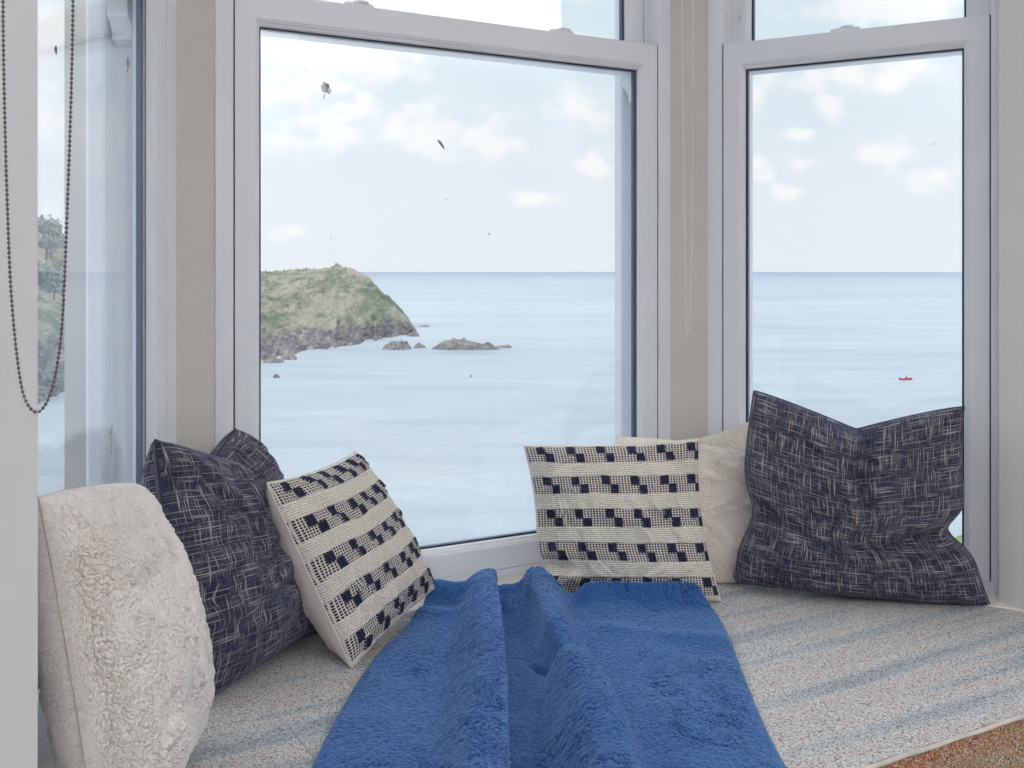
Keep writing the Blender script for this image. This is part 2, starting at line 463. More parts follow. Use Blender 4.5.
# small catch on the near upper stile of the right window
def catch():
    Ln = spans['R'][0]; u = on(Ln, 740.5, .055)
    T = lambda q: at(Ln, u + q[0], .055 + q[1], q[2])
    up = [c for c in WIN['R'].children if c.name.startswith('upper_sash')][0]
    c = P(740, 13, 2.62).z
    m = MB(); m.box((-.006, -.0015, c - .025), (.006, .0005, c + .025), T)
    o = m.build('travel_stop', M['upvc'], up, bevel=.001)
    m = MB(); m.box((-.0025, -.007, c - .020), (.0035, -.001, c - .004), T); m.build('catch', M['metal'], o, bevel=.001)
catch()

# marks on the outer glass
def dropping(key, px, py, wpx, hpx, tilt=0, pale=False, tail=0):
    Ln = spans[key][0]; w = .0378 if py > 45 else .0937
    u = on(Ln, px, w); q = Vector(at(Ln, u, w)); sc = q.y / F; z = E + (270 - py) * sc
    obl = {'C': 1.15, 'R': 1.15, 'L': 2.2}[key]
    m = MB(); n = 22; rad = []
    for i in range(n):
        a = 2 * math.pi * i / n
        rr = 1 + .10 * math.sin(3 * a + px) + .06 * math.sin(5 * a + py)
        rad.append((math.cos(a) * wpx / 2 * sc * obl * rr, math.sin(a) * hpx / 2 * sc * rr))
    ct, st = math.cos(tilt), math.sin(tilt)
    T = lambda x, y, d: at(Ln, u + x * ct - y * st, w + d, z + x * st + y * ct)
    vs = [T(x, y, 0) for x, y in rad] + [T(x * .7, y * .7, .0012) for x, y in rad] + [T(0, 0, .0016)]
    fs = [(i, (i + 1) % n, (i + 1) % n + n, i + n) for i in range(n)] + [(i + n, (i + 1) % n + n, 2 * n) for i in range(n)]
    fs += [tuple(range(n))[::-1]]
    m.add(vs, fs)
    if tail:
        for k in range(3):
            c = at(Ln, u - .0005 * k, w + .0006, z - (hpx * .5 + tail * (k + .6) / 3) * sc)
            m.ball(c, .9 * sc, .0006, tail * .17 * sc, 8, 6)
    so = [c for c in WIN[key].children if c.name.startswith('lower_sash')][0]
    m.build('bird_dropping', M['dropping_pale'] if pale else M['dropping'], so, smooth=True)
dropping('C', 324.5, 87.5, 6, 11, .1, True, 6); dropping('C', 328.5, 90.5, 4.5, 7, .5, True); dropping('C', 327.5, 86, 3.5, 6, .3)
dropping('C', 441, 144, 2.6, 11, .72); dropping('C', 443.5, 148, 1.2, 3, .7)
dropping('C', 489, 234, 1.6, 1.8); dropping('C', 446, 199.5, 1.3, 1.5); dropping('C', 331, 238, 1, 1.4)
dropping('C', 471, 376, .8, 4.5, -.3); dropping('C', 471, 394, .8, 1)
dropping('R', 933.5, 144, 1.2, 1.4)
dropping('L', 56, 50, 2.2, 9, .15, False); dropping('L', 128, 63, 3, 11, 0, True, 4); dropping('L', 111, 430, 3.5, 12, -.1, True, 18)

# ------------------------------------------------------------------ walls and sills
def wall(name, poly, z0, z1, mat='plaster', label=None):
    m = MB(); m.prism(poly, z0, z1); o = m.build(name, M[mat])
    tag(o, label, None, kind='structure'); return o
c0, c1 = -.0972, 1.0761; r0, r1 = -.111, .597; l0, l1 = -.219, .489
p2 = lambda Ln, u, w=0: at(Ln, u, w)[:2]
wall('wall_front_right', [p2(LC, c1), p2(LR, r0), p2(LR, r0, .17), p2(LR, r0 + .02, .22), p2(LC, c1 - .02, .22), p2(LC, c1, .17)], 0, CEIL, label='narrow beige corner post between middle and right windows')
wall('wall_front_left', [p2(LL, l1), p2(LC, c0), p2(LC, c0, .17), p2(LC, c0 + .02, .22), p2(LL, l1 - .02, .22), p2(LL, l1, .17)], 0, CEIL, label='narrow beige corner post between left and middle windows')
for nm, Ln, a, b in (('wall_front', LC, c0, c1), ('wall_bay_right', LR, r0, r1), ('wall_bay_left', LL, l0, l1)):
    m = MB()
    m.prism([p2(Ln, a), p2(Ln, b), p2(Ln, b, .2), p2(Ln, a, .2)], 0, SILL - .03)
    m.prism([p2(Ln, a), p2(Ln, b), p2(Ln, b, .2), p2(Ln, a, .2)], HEAD, CEIL)
    o = m.build(nm, M['plaster']); tag(o, None, None, kind='structure')
# cheeks of the bay opening and the room wall either side of it
UL, UR, V0, VT = .0552, 2.013, 1.063, .13
ce = isect(LineU(2.069), 0, LR, 0)
wall('wall_right', [ce, uv2(UR, 1.445), uv2(UR, V0), uv2(UR + 2.2, V0), uv2(UR + 2.2, V0 + .35), uv2(UR + .12, V0 + .35), p2(LR, r1, .2), p2(LR, r1 - .0, .0)], 0, CEIL, 'plaster_light', label='pale beige wall beside the right window')
cl = isect(LineU(UL), 0, LL, 0)
wall('wall_left', [uv2(UL, V0), cl, p2(LL, l0 - .0, .0), p2(LL, l0, .2), uv2(UL - .3, V0 + .45), uv2(UL - 1.6, V0 + .45), uv2(UL - 1.6, V0)], 0, CEIL, 'wallwhite', label='pale grey wall at the left edge with bead chain before it')
# the rest of the room
U0, U1, VB = -1.55, 4.27, -3.4
wall('wall_back', [uv2(U0, VB), uv2(U1, VB), uv2(U1, VB - .15), uv2(U0, VB - .15)], 0, CEIL, 'wallwhite')
wall('wall_side_left', [uv2(U0, VB), uv2(U0, V0), uv2(U0 - .15, V0), uv2(U0 - .15, VB)], 0, CEIL, 'wallwhite')
wall('wall_side_right', [uv2(U1, VB), uv2(U1, V0), uv2(U1 + .15, V0), uv2(U1 + .15, VB)], 0, CEIL, 'wallwhite')
room = [uv2(U0 - .15, VB - .15), uv2(U1 + .15, VB - .15), uv2(U1 + .15, V0 + .35), p2(LR, r1, .25), isect(LR, .25, LC, .25), isect(LC, .25, LL, .25), p2(LL, l0, .25), uv2(U0 - .15, V0 + .35)]
wall('floor', room, -.1, 0, 'boards'); wall('ceiling', room, CEIL, CEIL + .1, 'ceiling')
m = MB(); m.prism([uv2(U0, VB), uv2(U1, VB), uv2(U1, VB + .018), uv2(U0, VB + .018)], 0, .12)
tag(m.build('baseboard_back', M['skirt'], bevel=.003), kind='structure')

# window board all round the bay
SD = .085
sl = [p2(LL, l0 + .06), isect(LL, 0, LC, 0), isect(LC, 0, LR, 0), ce]
outer = [isect(LineU(UL), 0, LL, .01), p2(LL, l1, .01), p2(LC, c0, .01), p2(LC, c1, .01), p2(LR, r0, .01), isect(LineU(2.069), 0, LR, .01)]
inner = [isect(LineU(UR), 0, LR, -SD - .02), isect(LR, -SD - .02, LC, -SD - .02), isect(LC, -SD - .02, LL, -SD - .02), isect(LineU(UL), 0, LL, -SD - .02)]
m = MB(); m.prism(outer + inner, SILL - .03, SILL)
tag(m.build('trim_1', M['sill'], bevel=.003), 'cream painted window board running under the three windows', kind='structure')

# ------------------------------------------------------------------ window seat
def loc(q): # world xy -> bay axes
    return (q[0] * BU.x + q[1] * BU.y, q[0] * BV.x + q[1] * BV.y)
seat_pts = [uv2(UL + .004, V0 + .002), uv2(UR - .004, V0 + .002), isect(LineU(UR - .004), 0, LR, -SD), isect(LR, -SD, LC, -SD), isect(LC, -SD, LL, -SD), isect(LineU(UL + .004), 0, LL, -SD)]
sp = [loc(q) for q in seat_pts]
FRONT = V0 + .002
st = empty('seat_cushion'); tag(st, 'long fitted cushion on the window seat in pale striped tweed with rust tweed edge', 'seat cushion')
st.rotation_euler = (0, 0, ROT)
m = MB(); m.prism(sp, SEAT - .11, SEAT)
me = m.mesh('cover'); o = bpy.data.objects.new('cover', me); C.objects.link(o); o.parent = st
me.materials.append(M['tweed']); me.materials.append(M['tweed_rust'])
for p in me.polygons:
    if abs(p.normal.z) < .5: p.material_index = 1
mod = o.modifiers.new('bevel', 'BEVEL'); mod.width = .006; mod.segments = 3; mod.limit_method = 'ANGLE'
m = MB(); k = 80; a, b = sp[0], sp[1]
m.tube([(a[0] + (b[0] - a[0]) * i / k, a[1] + .001 - .0025, SEAT - .0028 + .0008 * math.sin(i * 1.3)) for i in range(k + 1)], .0038, 10)
o = bpy.data.objects.new('piping', m.mesh('piping')); C.objects.link(o); o.parent = st; o.data.materials.append(M['piping'])
tag(o, 'cream corded piping')
for pp in o.data.polygons: pp.use_smooth = True
m = MB(); m.tube([(.455 + .002 * math.sin(i), 1.06 + i * .05, SEAT - .0008) for i in range(12)], .0014, 6)
o = bpy.data.objects.new('seam', m.mesh('seam')); C.objects.link(o); o.parent = st
o.data.materials.append(simple('seam_thread', (.30, .32, .33), .9))
# timber base of the seat
base = empty('window_seat_base', (0, 0, 0)); tag(base, 'cream painted panelled bench base carrying the tweed cushion', 'window seat'); base.rotation_euler = (0, 0, ROT)
zb = SEAT - .11
def ch(name, mb, mat, parent, bev=.002):
    o = bpy.data.objects.new(name, mb.mesh(name)); C.objects.link(o); o.parent = parent; o.data.materials.append(mat)
    md = o.modifiers.new('bevel', 'BEVEL'); md.width = bev; md.segments = 2; md.limit_method = 'ANGLE'
    return o
cen = (sum(p[0] for p in sp) / 6, sum(p[1] for p in sp) / 6)
m = MB(); m.prism(sp, zb - .022, zb - .0005); ch('top_board', m, M['skirt'], base)
m = MB(); m.prism([(cen[0] + (p[0] - cen[0]) * .985, cen[1] + (p[1] - cen[1]) * .985 + .0) for p in sp], .0, zb - .022); ch('carcass', m, M['skirt'], base)
for i in range(3):
    m = MB(); a = UL + .06 + i * .645
    m.box((a, FRONT - .006, .08), (a + .60, FRONT + .012, zb - .06)); ch('front_panel', m, M['skirt'], base, .006)

# ------------------------------------------------------------------ cushions
def grid_mesh(name, fr, bk, uvs, attrs=None, sides='both', n=0):
    """fr, bk: (n,n,3) front and back sheets sharing their border; uvs (n,n,2)"""
    me = bpy.data.meshes.new(name)
    idx = np.arange(n * n).reshape(n, n)
    V = []; Fc = []; UVv = []; A = {k: [] for k in (attrs or {})}
    off = 0
    def sheet(g, flip, ids, which):
        a = ids[:-1, :-1].ravel(); b = ids[1:, :-1].ravel(); c = ids[1:, 1:].ravel(); d = ids[:-1, 1:].ravel()
        return np.stack([a, d, c, b] if flip else [a, b, c, d], 1)
    if sides in ('both', 'front'):
        V.append(fr.reshape(-1, 3)); UVv.append(uvs.reshape(-1, 2)); Fc.append(sheet(fr, True, idx, 0)); off = n * n
        for k in A: A[k].append(attrs[k].ravel())
    if sides in ('both', 'back'):
        if sides == 'both':
            inner = np.zeros((n, n), bool); inner[1:-1, 1:-1] = True
            ids = idx.copy(); ids[inner] = off + np.arange(inner.sum())
            V.append(bk[inner]); UVv.append(uvs[inner] + 3.3); Fc.append(sheet(bk, False, ids, 1))
            for k in A: A[k].append(attrs[k][inner])
        else:
            V.append(bk.reshape(-1, 3)); UVv.append(uvs.reshape(-1, 2) + 3.3); Fc.append(sheet(bk, False, idx, 1))
            for k in A: A[k].append(attrs[k].ravel())
    V = np.concatenate(V); Fc = np.concatenate(Fc); UVv = np.concatenate(UVv)
    me.vertices.add(len(V)); me.vertices.foreach_set('co', V.astype(np.float32).ravel())
    me.loops.add(len(Fc) * 4); me.loops.foreach_set('vertex_index', Fc.astype(np.int32).ravel())
    me.polygons.add(len(Fc)); me.polygons.foreach_set('loop_start', np.arange(0, len(Fc) * 4, 4, dtype=np.int32))
    me.polygons.foreach_set('loop_total', np.full(len(Fc), 4, np.int32))
    me.update(calc_edges=True)
    ul = me.uv_layers.new(name='UVMap'); ul.data.foreach_set('uv', UVv[Fc.ravel()].astype(np.float32).ravel())
    for k in A:
        at_ = me.attributes.new(k, 'FLOAT', 'POINT'); at_.data.foreach_set('value', np.concatenate(A[k]).astype(np.float32))
    me.validate()
    return me

def cushion(name, label, cat, corners, thick, sag=(.05, .05, .04, .05), pw=1., valley=None, pinch=(), creases=(), n=220, kind='linen',
            lean=0., seed=0, size=None, rough=.004, plump=.42, belly=.0, group=None, backk=1., fold=0.):
    TL, TR, BR, BL = [np.array(c) for c in corners]
    cc = (TL + TR + BR + BL) / 4
    W = size or float((np.linalg.norm(TR - TL) + np.linalg.norm(BR - BL)) / 2); H = W
    nrm = np.cross((BR - BL) + (TR - TL), (TL - BL) + (TR - BR)); nrm /= np.linalg.norm(nrm)   # points towards the viewer side
    if np.dot(nrm, -cc + np.array([0, 0, E])) < 0: nrm = -nrm
    s = np.linspace(0, 1, n); s = .18 * s + .82 * (.5 - .5 * np.cos(np.pi * s))
    v, u = np.meshgrid(s, s)                       # u index 0, v index 1 (bottom to top)
    sT, sR, sB, sL = sag
    arch = lambda t, p=1.: (4 * t * (1 - t)) ** p
    dl = sL * arch(v, pw); dr = sR * arch(v, pw); db = sB * arch(u, pw); dt = sT * arch(u, pw)
    if valley:
        c, dep, pwv = valley
        t = np.where(u < c, u / c, (1 - u) / (1 - c)); dt = dt + dep * t ** pwv
    for side, c, w, amt in pinch:
        if side == 'R': dr = dr + amt * np.exp(-((v - c) / w) ** 2)
        if side == 'L': dl = dl + amt * np.exp(-((v - c) / w) ** 2)
        if side == 'B': db = db + amt * np.exp(-((u - c) / w) ** 2)
    uu = dl + u * (1 - dl - dr); vv = db + v * (1 - db - dt)
    bil = lambda a, b: (((1 - a) * (1 - b))[..., None] * BL + (a * (1 - b))[..., None] * BR + (a * b)[..., None] * TR + ((1 - a) * b)[..., None] * TL)
    base = bil(uu, vv)
    prof = (4 * u * (1 - u)) ** plump * (4 * v * (1 - v)) ** plump
    prof = prof * (1 + belly * (.5 - v))
    T = thick / 2 * prof
    Tf = T.copy(); Tb = T.copy() * backk
    if valley:
        c, dep, pwv = valley
        g = np.exp(-((u - c) / .07) ** 2) * ss(.35, 1., v) * min(1, dep * 6)
        g2 = np.exp(-((u - c) / .22) ** 2) * ss(.5, 1., v) * min(1, dep * 4)
        Tf = Tf * (1 - .45 * g - .25 * g2); Tb = Tb * (1 - .3 * g2)
    edge = np.minimum(1, 16 * np.minimum.reduce([u, 1 - u, v, 1 - v]))
    D = np.zeros_like(u)
    if valley and fold:
        D += fold * np.tanh(-(u - valley[0] - .10 * (1 - v)) / .035) * np.exp(-((u - valley[0]) / .16) ** 2) * ss(.55, .97, v)
    for (a0, b0, a1, b1, w, dep) in creases:
        dx, dy = a1 - a0, b1 - b0; L2 = dx * dx + dy * dy
        wob = .035 * vn(u * 6, v * 6, 0, seed + 31)
        t = np.clip(((u - a0) * dx + (v - b0) * dy) / L2, 0, 1)
        d = np.hypot(u - a0 - t * dx + wob, v - b0 - t * dy + wob)
        prof_c = -np.exp(-(d / w) ** 2) + .5 * np.exp(-((d - 2 * w) / w) ** 2)
        D += dep * prof_c * np.sin(np.pi * np.clip(t * .9 + .08, 0, 1)) ** .6
    D += rough * fbm(u * 3.2, v * 3.2, 1.7, 3, seed)
    D += rough * .45 * (1 - np.abs(fbm(u * 9 + 2 * vn(u * 3, v * 3, 0, seed + 3), v * 5, 0, 2, seed + 9)) * 2)
    D *= edge
    uvm = np.stack([u * W, v * H], -1)
    attrs = {}
    sh = base + nrm * T[..., None]
    lu = np.linalg.norm(np.diff(sh, axis=0), axis=-1); lv = np.linalg.norm(np.diff(sh, axis=1), axis=-1)
    x = np.concatenate([np.zeros((1, n)), np.cumsum(lu, 0)]); x = x - x[n // 2][None, :] + .5
    y = np.concatenate([np.zeros((n, 1)), np.cumsum(lv, 1)], 1); y = y - y[:, n // 2][:, None] + .5
    if kind in ('sherpa', 'smooth'): uvm = np.stack([x, y], -1)
    else: x, y = u * W, v * H
    fine = np.zeros_like(u)
    if kind in ('sherpa', 'smooth'):
        sc = 1 / .0085 if kind == 'sherpa' else 1 / .013
        wx = x + .005 * vn(x * 120, y * 120, 0, seed + 1) + .006 * vn(x * 40, y * 40, 0, seed + 4); wy = y + .005 * vn(x * 120, y * 120, 7., seed + 2) + .006 * vn(x * 40, y * 40, 3, seed + 5)
        d1, d2 = worley(wx * sc, wy * sc, seed)
        e1, e2 = worley(wx * sc * 1.9 + 5, wy * sc * 1.9, seed + 9)
        cr = 1 - ss(.0, .20, d2 - d1); cr2 = 1 - ss(0, .3, e2 - e1)
        mask = ss(-.6, .2, vn(x * 28, y * 28, 0, seed + 6)) 
        amp = 1. if kind == 'sherpa' else .6
        cv = np.clip(cr * (.55 + .45 * mask) + .35 * cr2 * mask, 0, 1)
        fine = amp * (-.0060 * cv + .0022 * fbm(x * 150, y * 150, 0, 3, seed + 8) + .003 * fbm(x * 45, y * 45, 0, 2, seed + 18))
        attrs['crevice'] = cv * (.75 if kind == 'sherpa' else .2)
    if kind == 'woven':
        band = np.zeros_like(u); tuft = np.zeros_like(u)
        w = 1 - v
        w = w + .010 * vn(u * 5, w * 3, 0, seed + 50) + .004 * vn(u * 17, w * 9, 0, seed + 51)
        for i, c in enumerate((.070, .275, .485, .695, .905)):
            band = np.maximum(band, ss(.060, .054, np.abs(w - c)))
            for k in range(-1, 7):
                for (ox, oy) in ((0, -.026), (.046, .026)):
                    cu = .085 + .172 * k + ox + (.004 * math.sin(k * 3 + i)); cw = c + oy
                    q = ss(.027, .022, np.abs(u - cu) + .003 * vn(x * 300, y * 300, 0, 3)) * ss(.031, .025, np.abs(w - cw))
                    tuft = np.maximum(tuft, q)
        fine = .0035 * tuft * (1 + .3 * vn(x * 500, y * 140, 0, 5)) - .0014 * band * (1 - tuft) + .0012 * (1 - band) * np.abs(np.sin(y / .0052 * np.pi + 2 * vn(x * 60, y * 60, 0, 1)))
        fine = fine + .0006 * vn(x * 300, y * 300, 0, 11)
        attrs['band'] = band; attrs['tuft'] = tuft
    front = base + nrm * (Tf + D)[..., None]
    back = base - nrm * (Tb + D * .6)[..., None]
    # push the fine relief along the true surface normal
    gu = np.gradient(front, axis=0); gv = np.gradient(front, axis=1); nn = np.cross(gu, gv); nn /= np.linalg.norm(nn, axis=-1, keepdims=True) + 1e-12
    if np.mean(nn @ nrm) < 0: nn = -nn
    e2 = np.minimum(1, 30 * np.minimum.reduce([u, 1 - u, v, 1 - v]))
    front = front + nn * (fine * e2)[..., None]
    back = back - nrm * (fine * e2)[..., None]
    # rest on the seat: nothing below the seat plane
    for a in (front, back): a[..., 2] = np.maximum(a[..., 2], SEAT + .0015 + 0 * a[..., 2])
    back[0], back[-1], back[:, 0], back[:, -1] = front[0], front[-1], front[:, 0], front[:, -1]
    o = empty(name, tuple(float(q) for q in (BL + BR) / 2)); tag(o, label, cat, group)
    mats = {'linen': 'linen', 'sherpa': 'sherpa', 'smooth': 'sherpa_smooth', 'woven': 'woven'}
    if kind == 'woven':
        link('front_panel', grid_mesh('front_panel', front, back, uvm, attrs, 'front', n), M['woven'], o)
        b = link('back_panel', grid_mesh('back_panel', front, back, uvm, attrs, 'back', n), M['calico'], o); tag(b, 'plain cream cloth back panel')
    else:
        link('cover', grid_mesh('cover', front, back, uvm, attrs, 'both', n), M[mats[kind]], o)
    # seam cord along the border
    step = 3
    bd = [front[i, 0] for i in range(0, n, step)] + [front[-1, j] for j in range(0, n, step)] + [front[i, -1] for i in range(n - 1, -1, -step)] + [front[0, j] for j in range(n - 1, -1, -step)]
    pts = []
    for p in bd:
        if not pts or np.linalg.norm(np.array(pts[-1]) - p) > 1e-4: pts.append(tuple(p))
    mb = MB(); r = {'linen': .0022, 'sherpa': .0010, 'smooth': .0012, 'woven': .002}[kind]
    mb.tube(pts, r, 8, closed=True)
    mb.v = [(a, b, max(c, SEAT + .0008)) for a, b, c in mb.v]
    link('seam', mb.mesh('seam'), {'linen': M['linen_piping'], 'sherpa': M['seam_beige'], 'smooth': M['seam_beige'], 'woven': M['calico']}[kind], o)
    return o

G_N, G_S, G_W = 'navy slub linen cushions', 'cream fleece cushions', 'cream and navy woven cushions'
cushion('scatter_cushion', 'cream sherpa fleece cushion nearest the camera, leaning beside the left window', 'cushion',
        (P(38, 498, 1.20), P(136, 484, 1.58), P(200, 716, 1.60), P(98, 870, 1.24)), .165, sag=(-.015, -.06, -.02, .03), pw=.8, n=520, kind='sherpa', backk=1.1, seed=3, rough=.008,
        creases=((.55, .15, .45, .5, .07, .008), (.25, .3, .7, .22, .04, .006), (.1, .62, .5, .72, .05, .004)), group=G_S, size=.44)
cushion('scatter_cushion', 'navy slub linen cushion behind the cream one beside the left window, top dented in', 'cushion',
        (P(155, 440, 1.70), P(235, 429, 2.02), P(320, 626, 2.08), P(186, 716, 1.68)), .21, sag=(.0, -.05, .03, .0), pw=.9, valley=(.58, .12, 1.0), seed=12, rough=.017, n=320, fold=.022, plump=.36,
        creases=((.12, .95, .32, .58, .028, .010), (.62, .8, .9, .45, .03, .008), (.15, .50, .8, .52, .03, .008), (.1, .27, .6, .36, .03, .010), (.08, .72, .5, .68, .025, .007), (.3, .1, .9, .25, .04, .007), (.05, .4, .35, .42, .02, .006)), group=G_N, size=.5)
cushion('scatter_cushion', 'cream cushion with navy tufted bands tilted against the navy cushion, plain back showing', 'cushion',
        (P(267, 483, 1.83), P(355, 452, 2.19), P(434, 588, 2.17), P(352, 669, 1.865)), .12, sag=(.03, .0, .02, .0), n=400, kind='woven', seed=21, rough=.008, plump=.45, backk=1.9,
        creases=((.1, .9, .4, .6, .05, .005),), group=G_W, size=.42)
cushion('scatter_cushion', 'cream cushion with navy tufted bands standing square behind the blue blanket', 'cushion',
        (P(524, 446, 2.34), P(699, 439, 2.34), P(721, 602, 2.235), P(532, 600, 2.25)), .15, sag=(.02, .045, .0, .05), n=400, kind='woven', seed=24, rough=.010, plump=.45, backk=.6,
        creases=((.0, .75, .3, .92, .05, .008), (.0, .2, .25, .24, .04, .012), (.8, .95, 1., .7, .05, .006)), pinch=(('L', .20, .09, .04),), group=G_W, size=.42)
cushion('scatter_cushion', 'cream fleece cushion half hidden between the tufted cushion and the right navy one', 'cushion',
        (P(616, 437, 2.50), P(760, 456, 2.48), P(745, 583, 2.365), P(600, 590, 2.37)), .11, sag=(-.03, -.03, .02, .03), n=320, kind='smooth', seed=33, rough=.012, backk=.5,
        creases=((.55, .97, .98, .6, .05, .012), (.5, .7, .9, .35, .05, .008), (.6, .5, .95, .3, .04, .006)), pinch=(('R', .08, .10, .10),), group=G_S, size=.42)
cushion('scatter_cushion', 'cream fleece cushion farthest back, only its top edge showing against the right window', 'cushion',
        (P(700, 438, 2.585), P(786, 404, 2.51), P(800, 588, 2.37), P(716, 586, 2.44)), .05, sag=(.02, .02, .02, .02), n=240, kind='smooth', seed=37, rough=.003, group=G_S, size=.42)
cushion('scatter_cushion', 'navy slub linen cushion at the right end of the seat with two pointed top corners', 'cushion',
        (P(754, 391, 2.38), P(964, 407, 2.22), P(990, 605, 2.215), P(736, 582, 2.32)), .23, sag=(.0, .05, -.01, -.01), pw=.9, valley=(.50, .16, 1.2), seed=41, rough=.019, n=340, backk=.45, fold=.03, plump=.36,
        pinch=(('R', .37, .09, .085), ('L', .36, .14, .055)), group=G_N, size=.5,
        creases=((.99, .40, .62, .34, .026, .022), (.97, .30, .70, .2, .024, .014), (.02, .40, .26, .34, .03, .018), (.5, .8, .56, .48, .035, .016), (.5, .82, .66, .78, .02, .008), (.1, .12, .9, .08, .03, .006), (.15, .93, .40, .72, .03, .007), (.93, .12, .78, .05, .02, .010),
                 (.95, .95, .75, .8, .025, .008), (.88, .98, .7, .88, .02, .006), (.04, .9, .12, .6, .03, .006)))

# ------------------------------------------------------------------ blanket
def blanket():
    ns, ntt = 640, 880
    s = np.linspace(0, 1, ns)[:, None]; t = np.linspace(0, 1, ntt)[None, :]
    s = s + 0 * t; t = t + 0 * s
    # plan: left and right edges, far to near
    XL = -.186 - .070 * ss(0, .33, t) - .062 * t + .006 * np.sin(t * 9); XR = .430 - .03 * t + .010 * np.sin(t * 8 + 1) - .025 * ss(.06, 0, t) 
    X = XL + (XR - XL) * s
    Yfar = 2.29 - .09 * ss(.44, .50, s) + .012 * vn(s * 6, 0 * s, 0, 2) - .03 * (1 - ss(0, .07, s)) + .02 * np.exp(-((s - .36) / .06) ** 2) + .0 * s
    Yedge = (FRONT - BV.x * X) / BV.y - .012
    flat = Yfar - Yedge; hang = .30
    run = t * 1.42
    dist = run
    over = dist - flat
    Y = np.where(over < 0, Yfar - dist, Yedge)
    # rounded fall over the front edge
    rr = .018
    ang = np.clip(over / rr, 0, np.pi / 2)
    Yo = Yedge - rr * np.sin(ang); Zo = -rr * (1 - np.cos(ang)) - np.maximum(over - rr * np.pi / 2, 0)
    Y = np.where(over < 0, Y, Yo); Zb = np.where(over < 0, 0, Zo)
    # heights
    th = .012 + .004 * ss(.12, .2, X) + .004 * ss(-.1, -.16, X)
    Yv = np.where(over < 0, Y, Yedge - np.maximum(over, 0))     # continuing coordinate along the cloth
    def ip(xs, ys): return np.interp(-Yv, [-a for a in xs], ys)
    # ridge one (sharp right flank)
    ys = [2.3, 1.96, 1.69, 1.49, 1.0]
    r1r = ip(ys, [-.042, -.022, -.010, -.006, .0]); w1 = ip(ys, [.048, .062, .075, .080, .09])
    k1 = (X - (r1r - .024)); h1 = np.where(k1 > 0, np.exp(-(k1 / .016) ** 6), .78 * np.exp(-(np.abs(k1) / (w1 * .85)) ** 3) + .22 * np.exp(-(np.abs(k1) / (w1 * 1.7)) ** 2))
    H1 = ip([2.3, 2.2, 1.8, 1.4, 1.0], [.048, .066, .068, .070, .055])
    # ridge two (kinked)
    ys2 = [2.34, 2.2, 2.05, 1.90, 1.82, 1.74, 1.62, 1.49, 1.0]
    c2 = ip(ys2, [.064, .078, .084, .094, .106, .104, .114, .122, .15]); w2 = ip(ys2, [.040, .044, .036, .036, .028, .040, .048, .052, .06])
    h2 = np.exp(-(np.abs(X - c2) / w2) ** 3.4); H2 = ip(ys2, [.048, .062, .062, .064, .042, .068, .072, .074, .06])
    # left roll and gentle sags
    roll = .045 * np.exp(-((Yv - 2.17 + .25 * (X + .1)) / .03) ** 2) * ss(.02, -.06, X)
    roll2 = .018 * np.exp(-((Yv - 2.05 + .5 * (X + .1)) / .035) ** 2) * ss(.0, -.08, X)
    gap = -.004 * np.exp(-((X - .03) / .035) ** 2)
    lowf = .010 * fbm(X * 6, Yv * 5, 0, 3, 5) + .008 * np.exp(-((Yv - 2.13 - .2 * (X - .2)) / .03) ** 2) * ss(.1, .2, X) * ss(.42, .3, X)
    lowf += .007 * np.exp(-((Yv - 1.98 + .25 * (X - .3)) / .03) ** 2) * ss(.12, .2, X)
    lowf += .012 * np.exp(-((X - .27) / .05) ** 2 - ((Yv - 1.60) / .22) ** 2)
    kink = -.020 * np.exp(-((X - .062 + .6 * (Yv - 1.80)) / .012) ** 2 - ((Yv - 1.80) / .035) ** 2)
    # folded hem rolls at the far side and soft edges
    hem = (.012 + .030 * ss(.50, .58, s)) * np.exp(-((Yv - (Yfar - .026)) / .026) ** 2)
    edge = np.minimum.reduce([s * (XR - XL), (1 - s) * (XR - XL), np.minimum(run, 9.)])
    e = np.sqrt(np.clip(edge / .022, 0, 1) * (2 - np.clip(edge / .022, 0, 1)))
    Z = (th + H1 * h1 + (1 - h1) * H2 * h2 + (roll + roll2) * (1 - h1) + gap + lowf + kink + hem * (1 - np.maximum(h1, h2)))
    # plush pile: patches where it parts
    wx = X + .010 * vn(X * 60, Yv * 60, 0, 1); wy = Yv + .010 * vn(X * 60, Yv * 60, 4, 2)
    d1, d2 = worley(wx * 95, wy * 70, 4)
    patch = np.clip(ss(.0, .45, fbm(X * 6.5, Yv * 5, 0, 3, 17) + .10) + .75 * h1 * ss(.3, .6, h1) * 1 + .65 * ss(.4, .9, h2), 0, 1)
    cv = (1 - ss(0, .22, d2 - d1)) * ss(-.3, .4, vn(X * 45, Yv * 45, 0, 8)) * patch
    pile = -.0042 * cv + .0013 * fbm(X * 110, Yv * 110, 0, 3, 6) * (.4 + .9 * patch) + .0012 * vn(X * 300, Yv * 300, 0, 13)
    # geometry
    top = np.stack([X, Y, SEAT + .0035 + Zb + 0 * X], -1)
    off = Z * e + .001
    nrmv = np.zeros_like(top); nrmv[..., 2] = np.cos(ang * (over > 0)); nrmv[..., 1] = -np.sin(ang * (over > 0)) 
    hangk = 1 - .55 * ss(0, .1, over)
    off = off * hangk
    bot = top + nrmv * .0006
    top = top + nrmv * off[..., None]
    lean = (.016 * h1 ** 2 + (1 - h1) * .020 * h2 ** 2 * np.sin((Yv - 1.2) * 5.2)) * e * (over < .02)
    top[..., 0] += lean
    gu = np.gradient(top, axis=0); gv = np.gradient(top, axis=1); nn = np.cross(gu, gv); nn /= np.linalg.norm(nn, axis=-1, keepdims=True) + 1e-12
    nn = nn * np.sign(np.sum(nn * nrmv, -1, keepdims=True) + 1e-9)
    top = top + nn * (pile * e)[..., None]
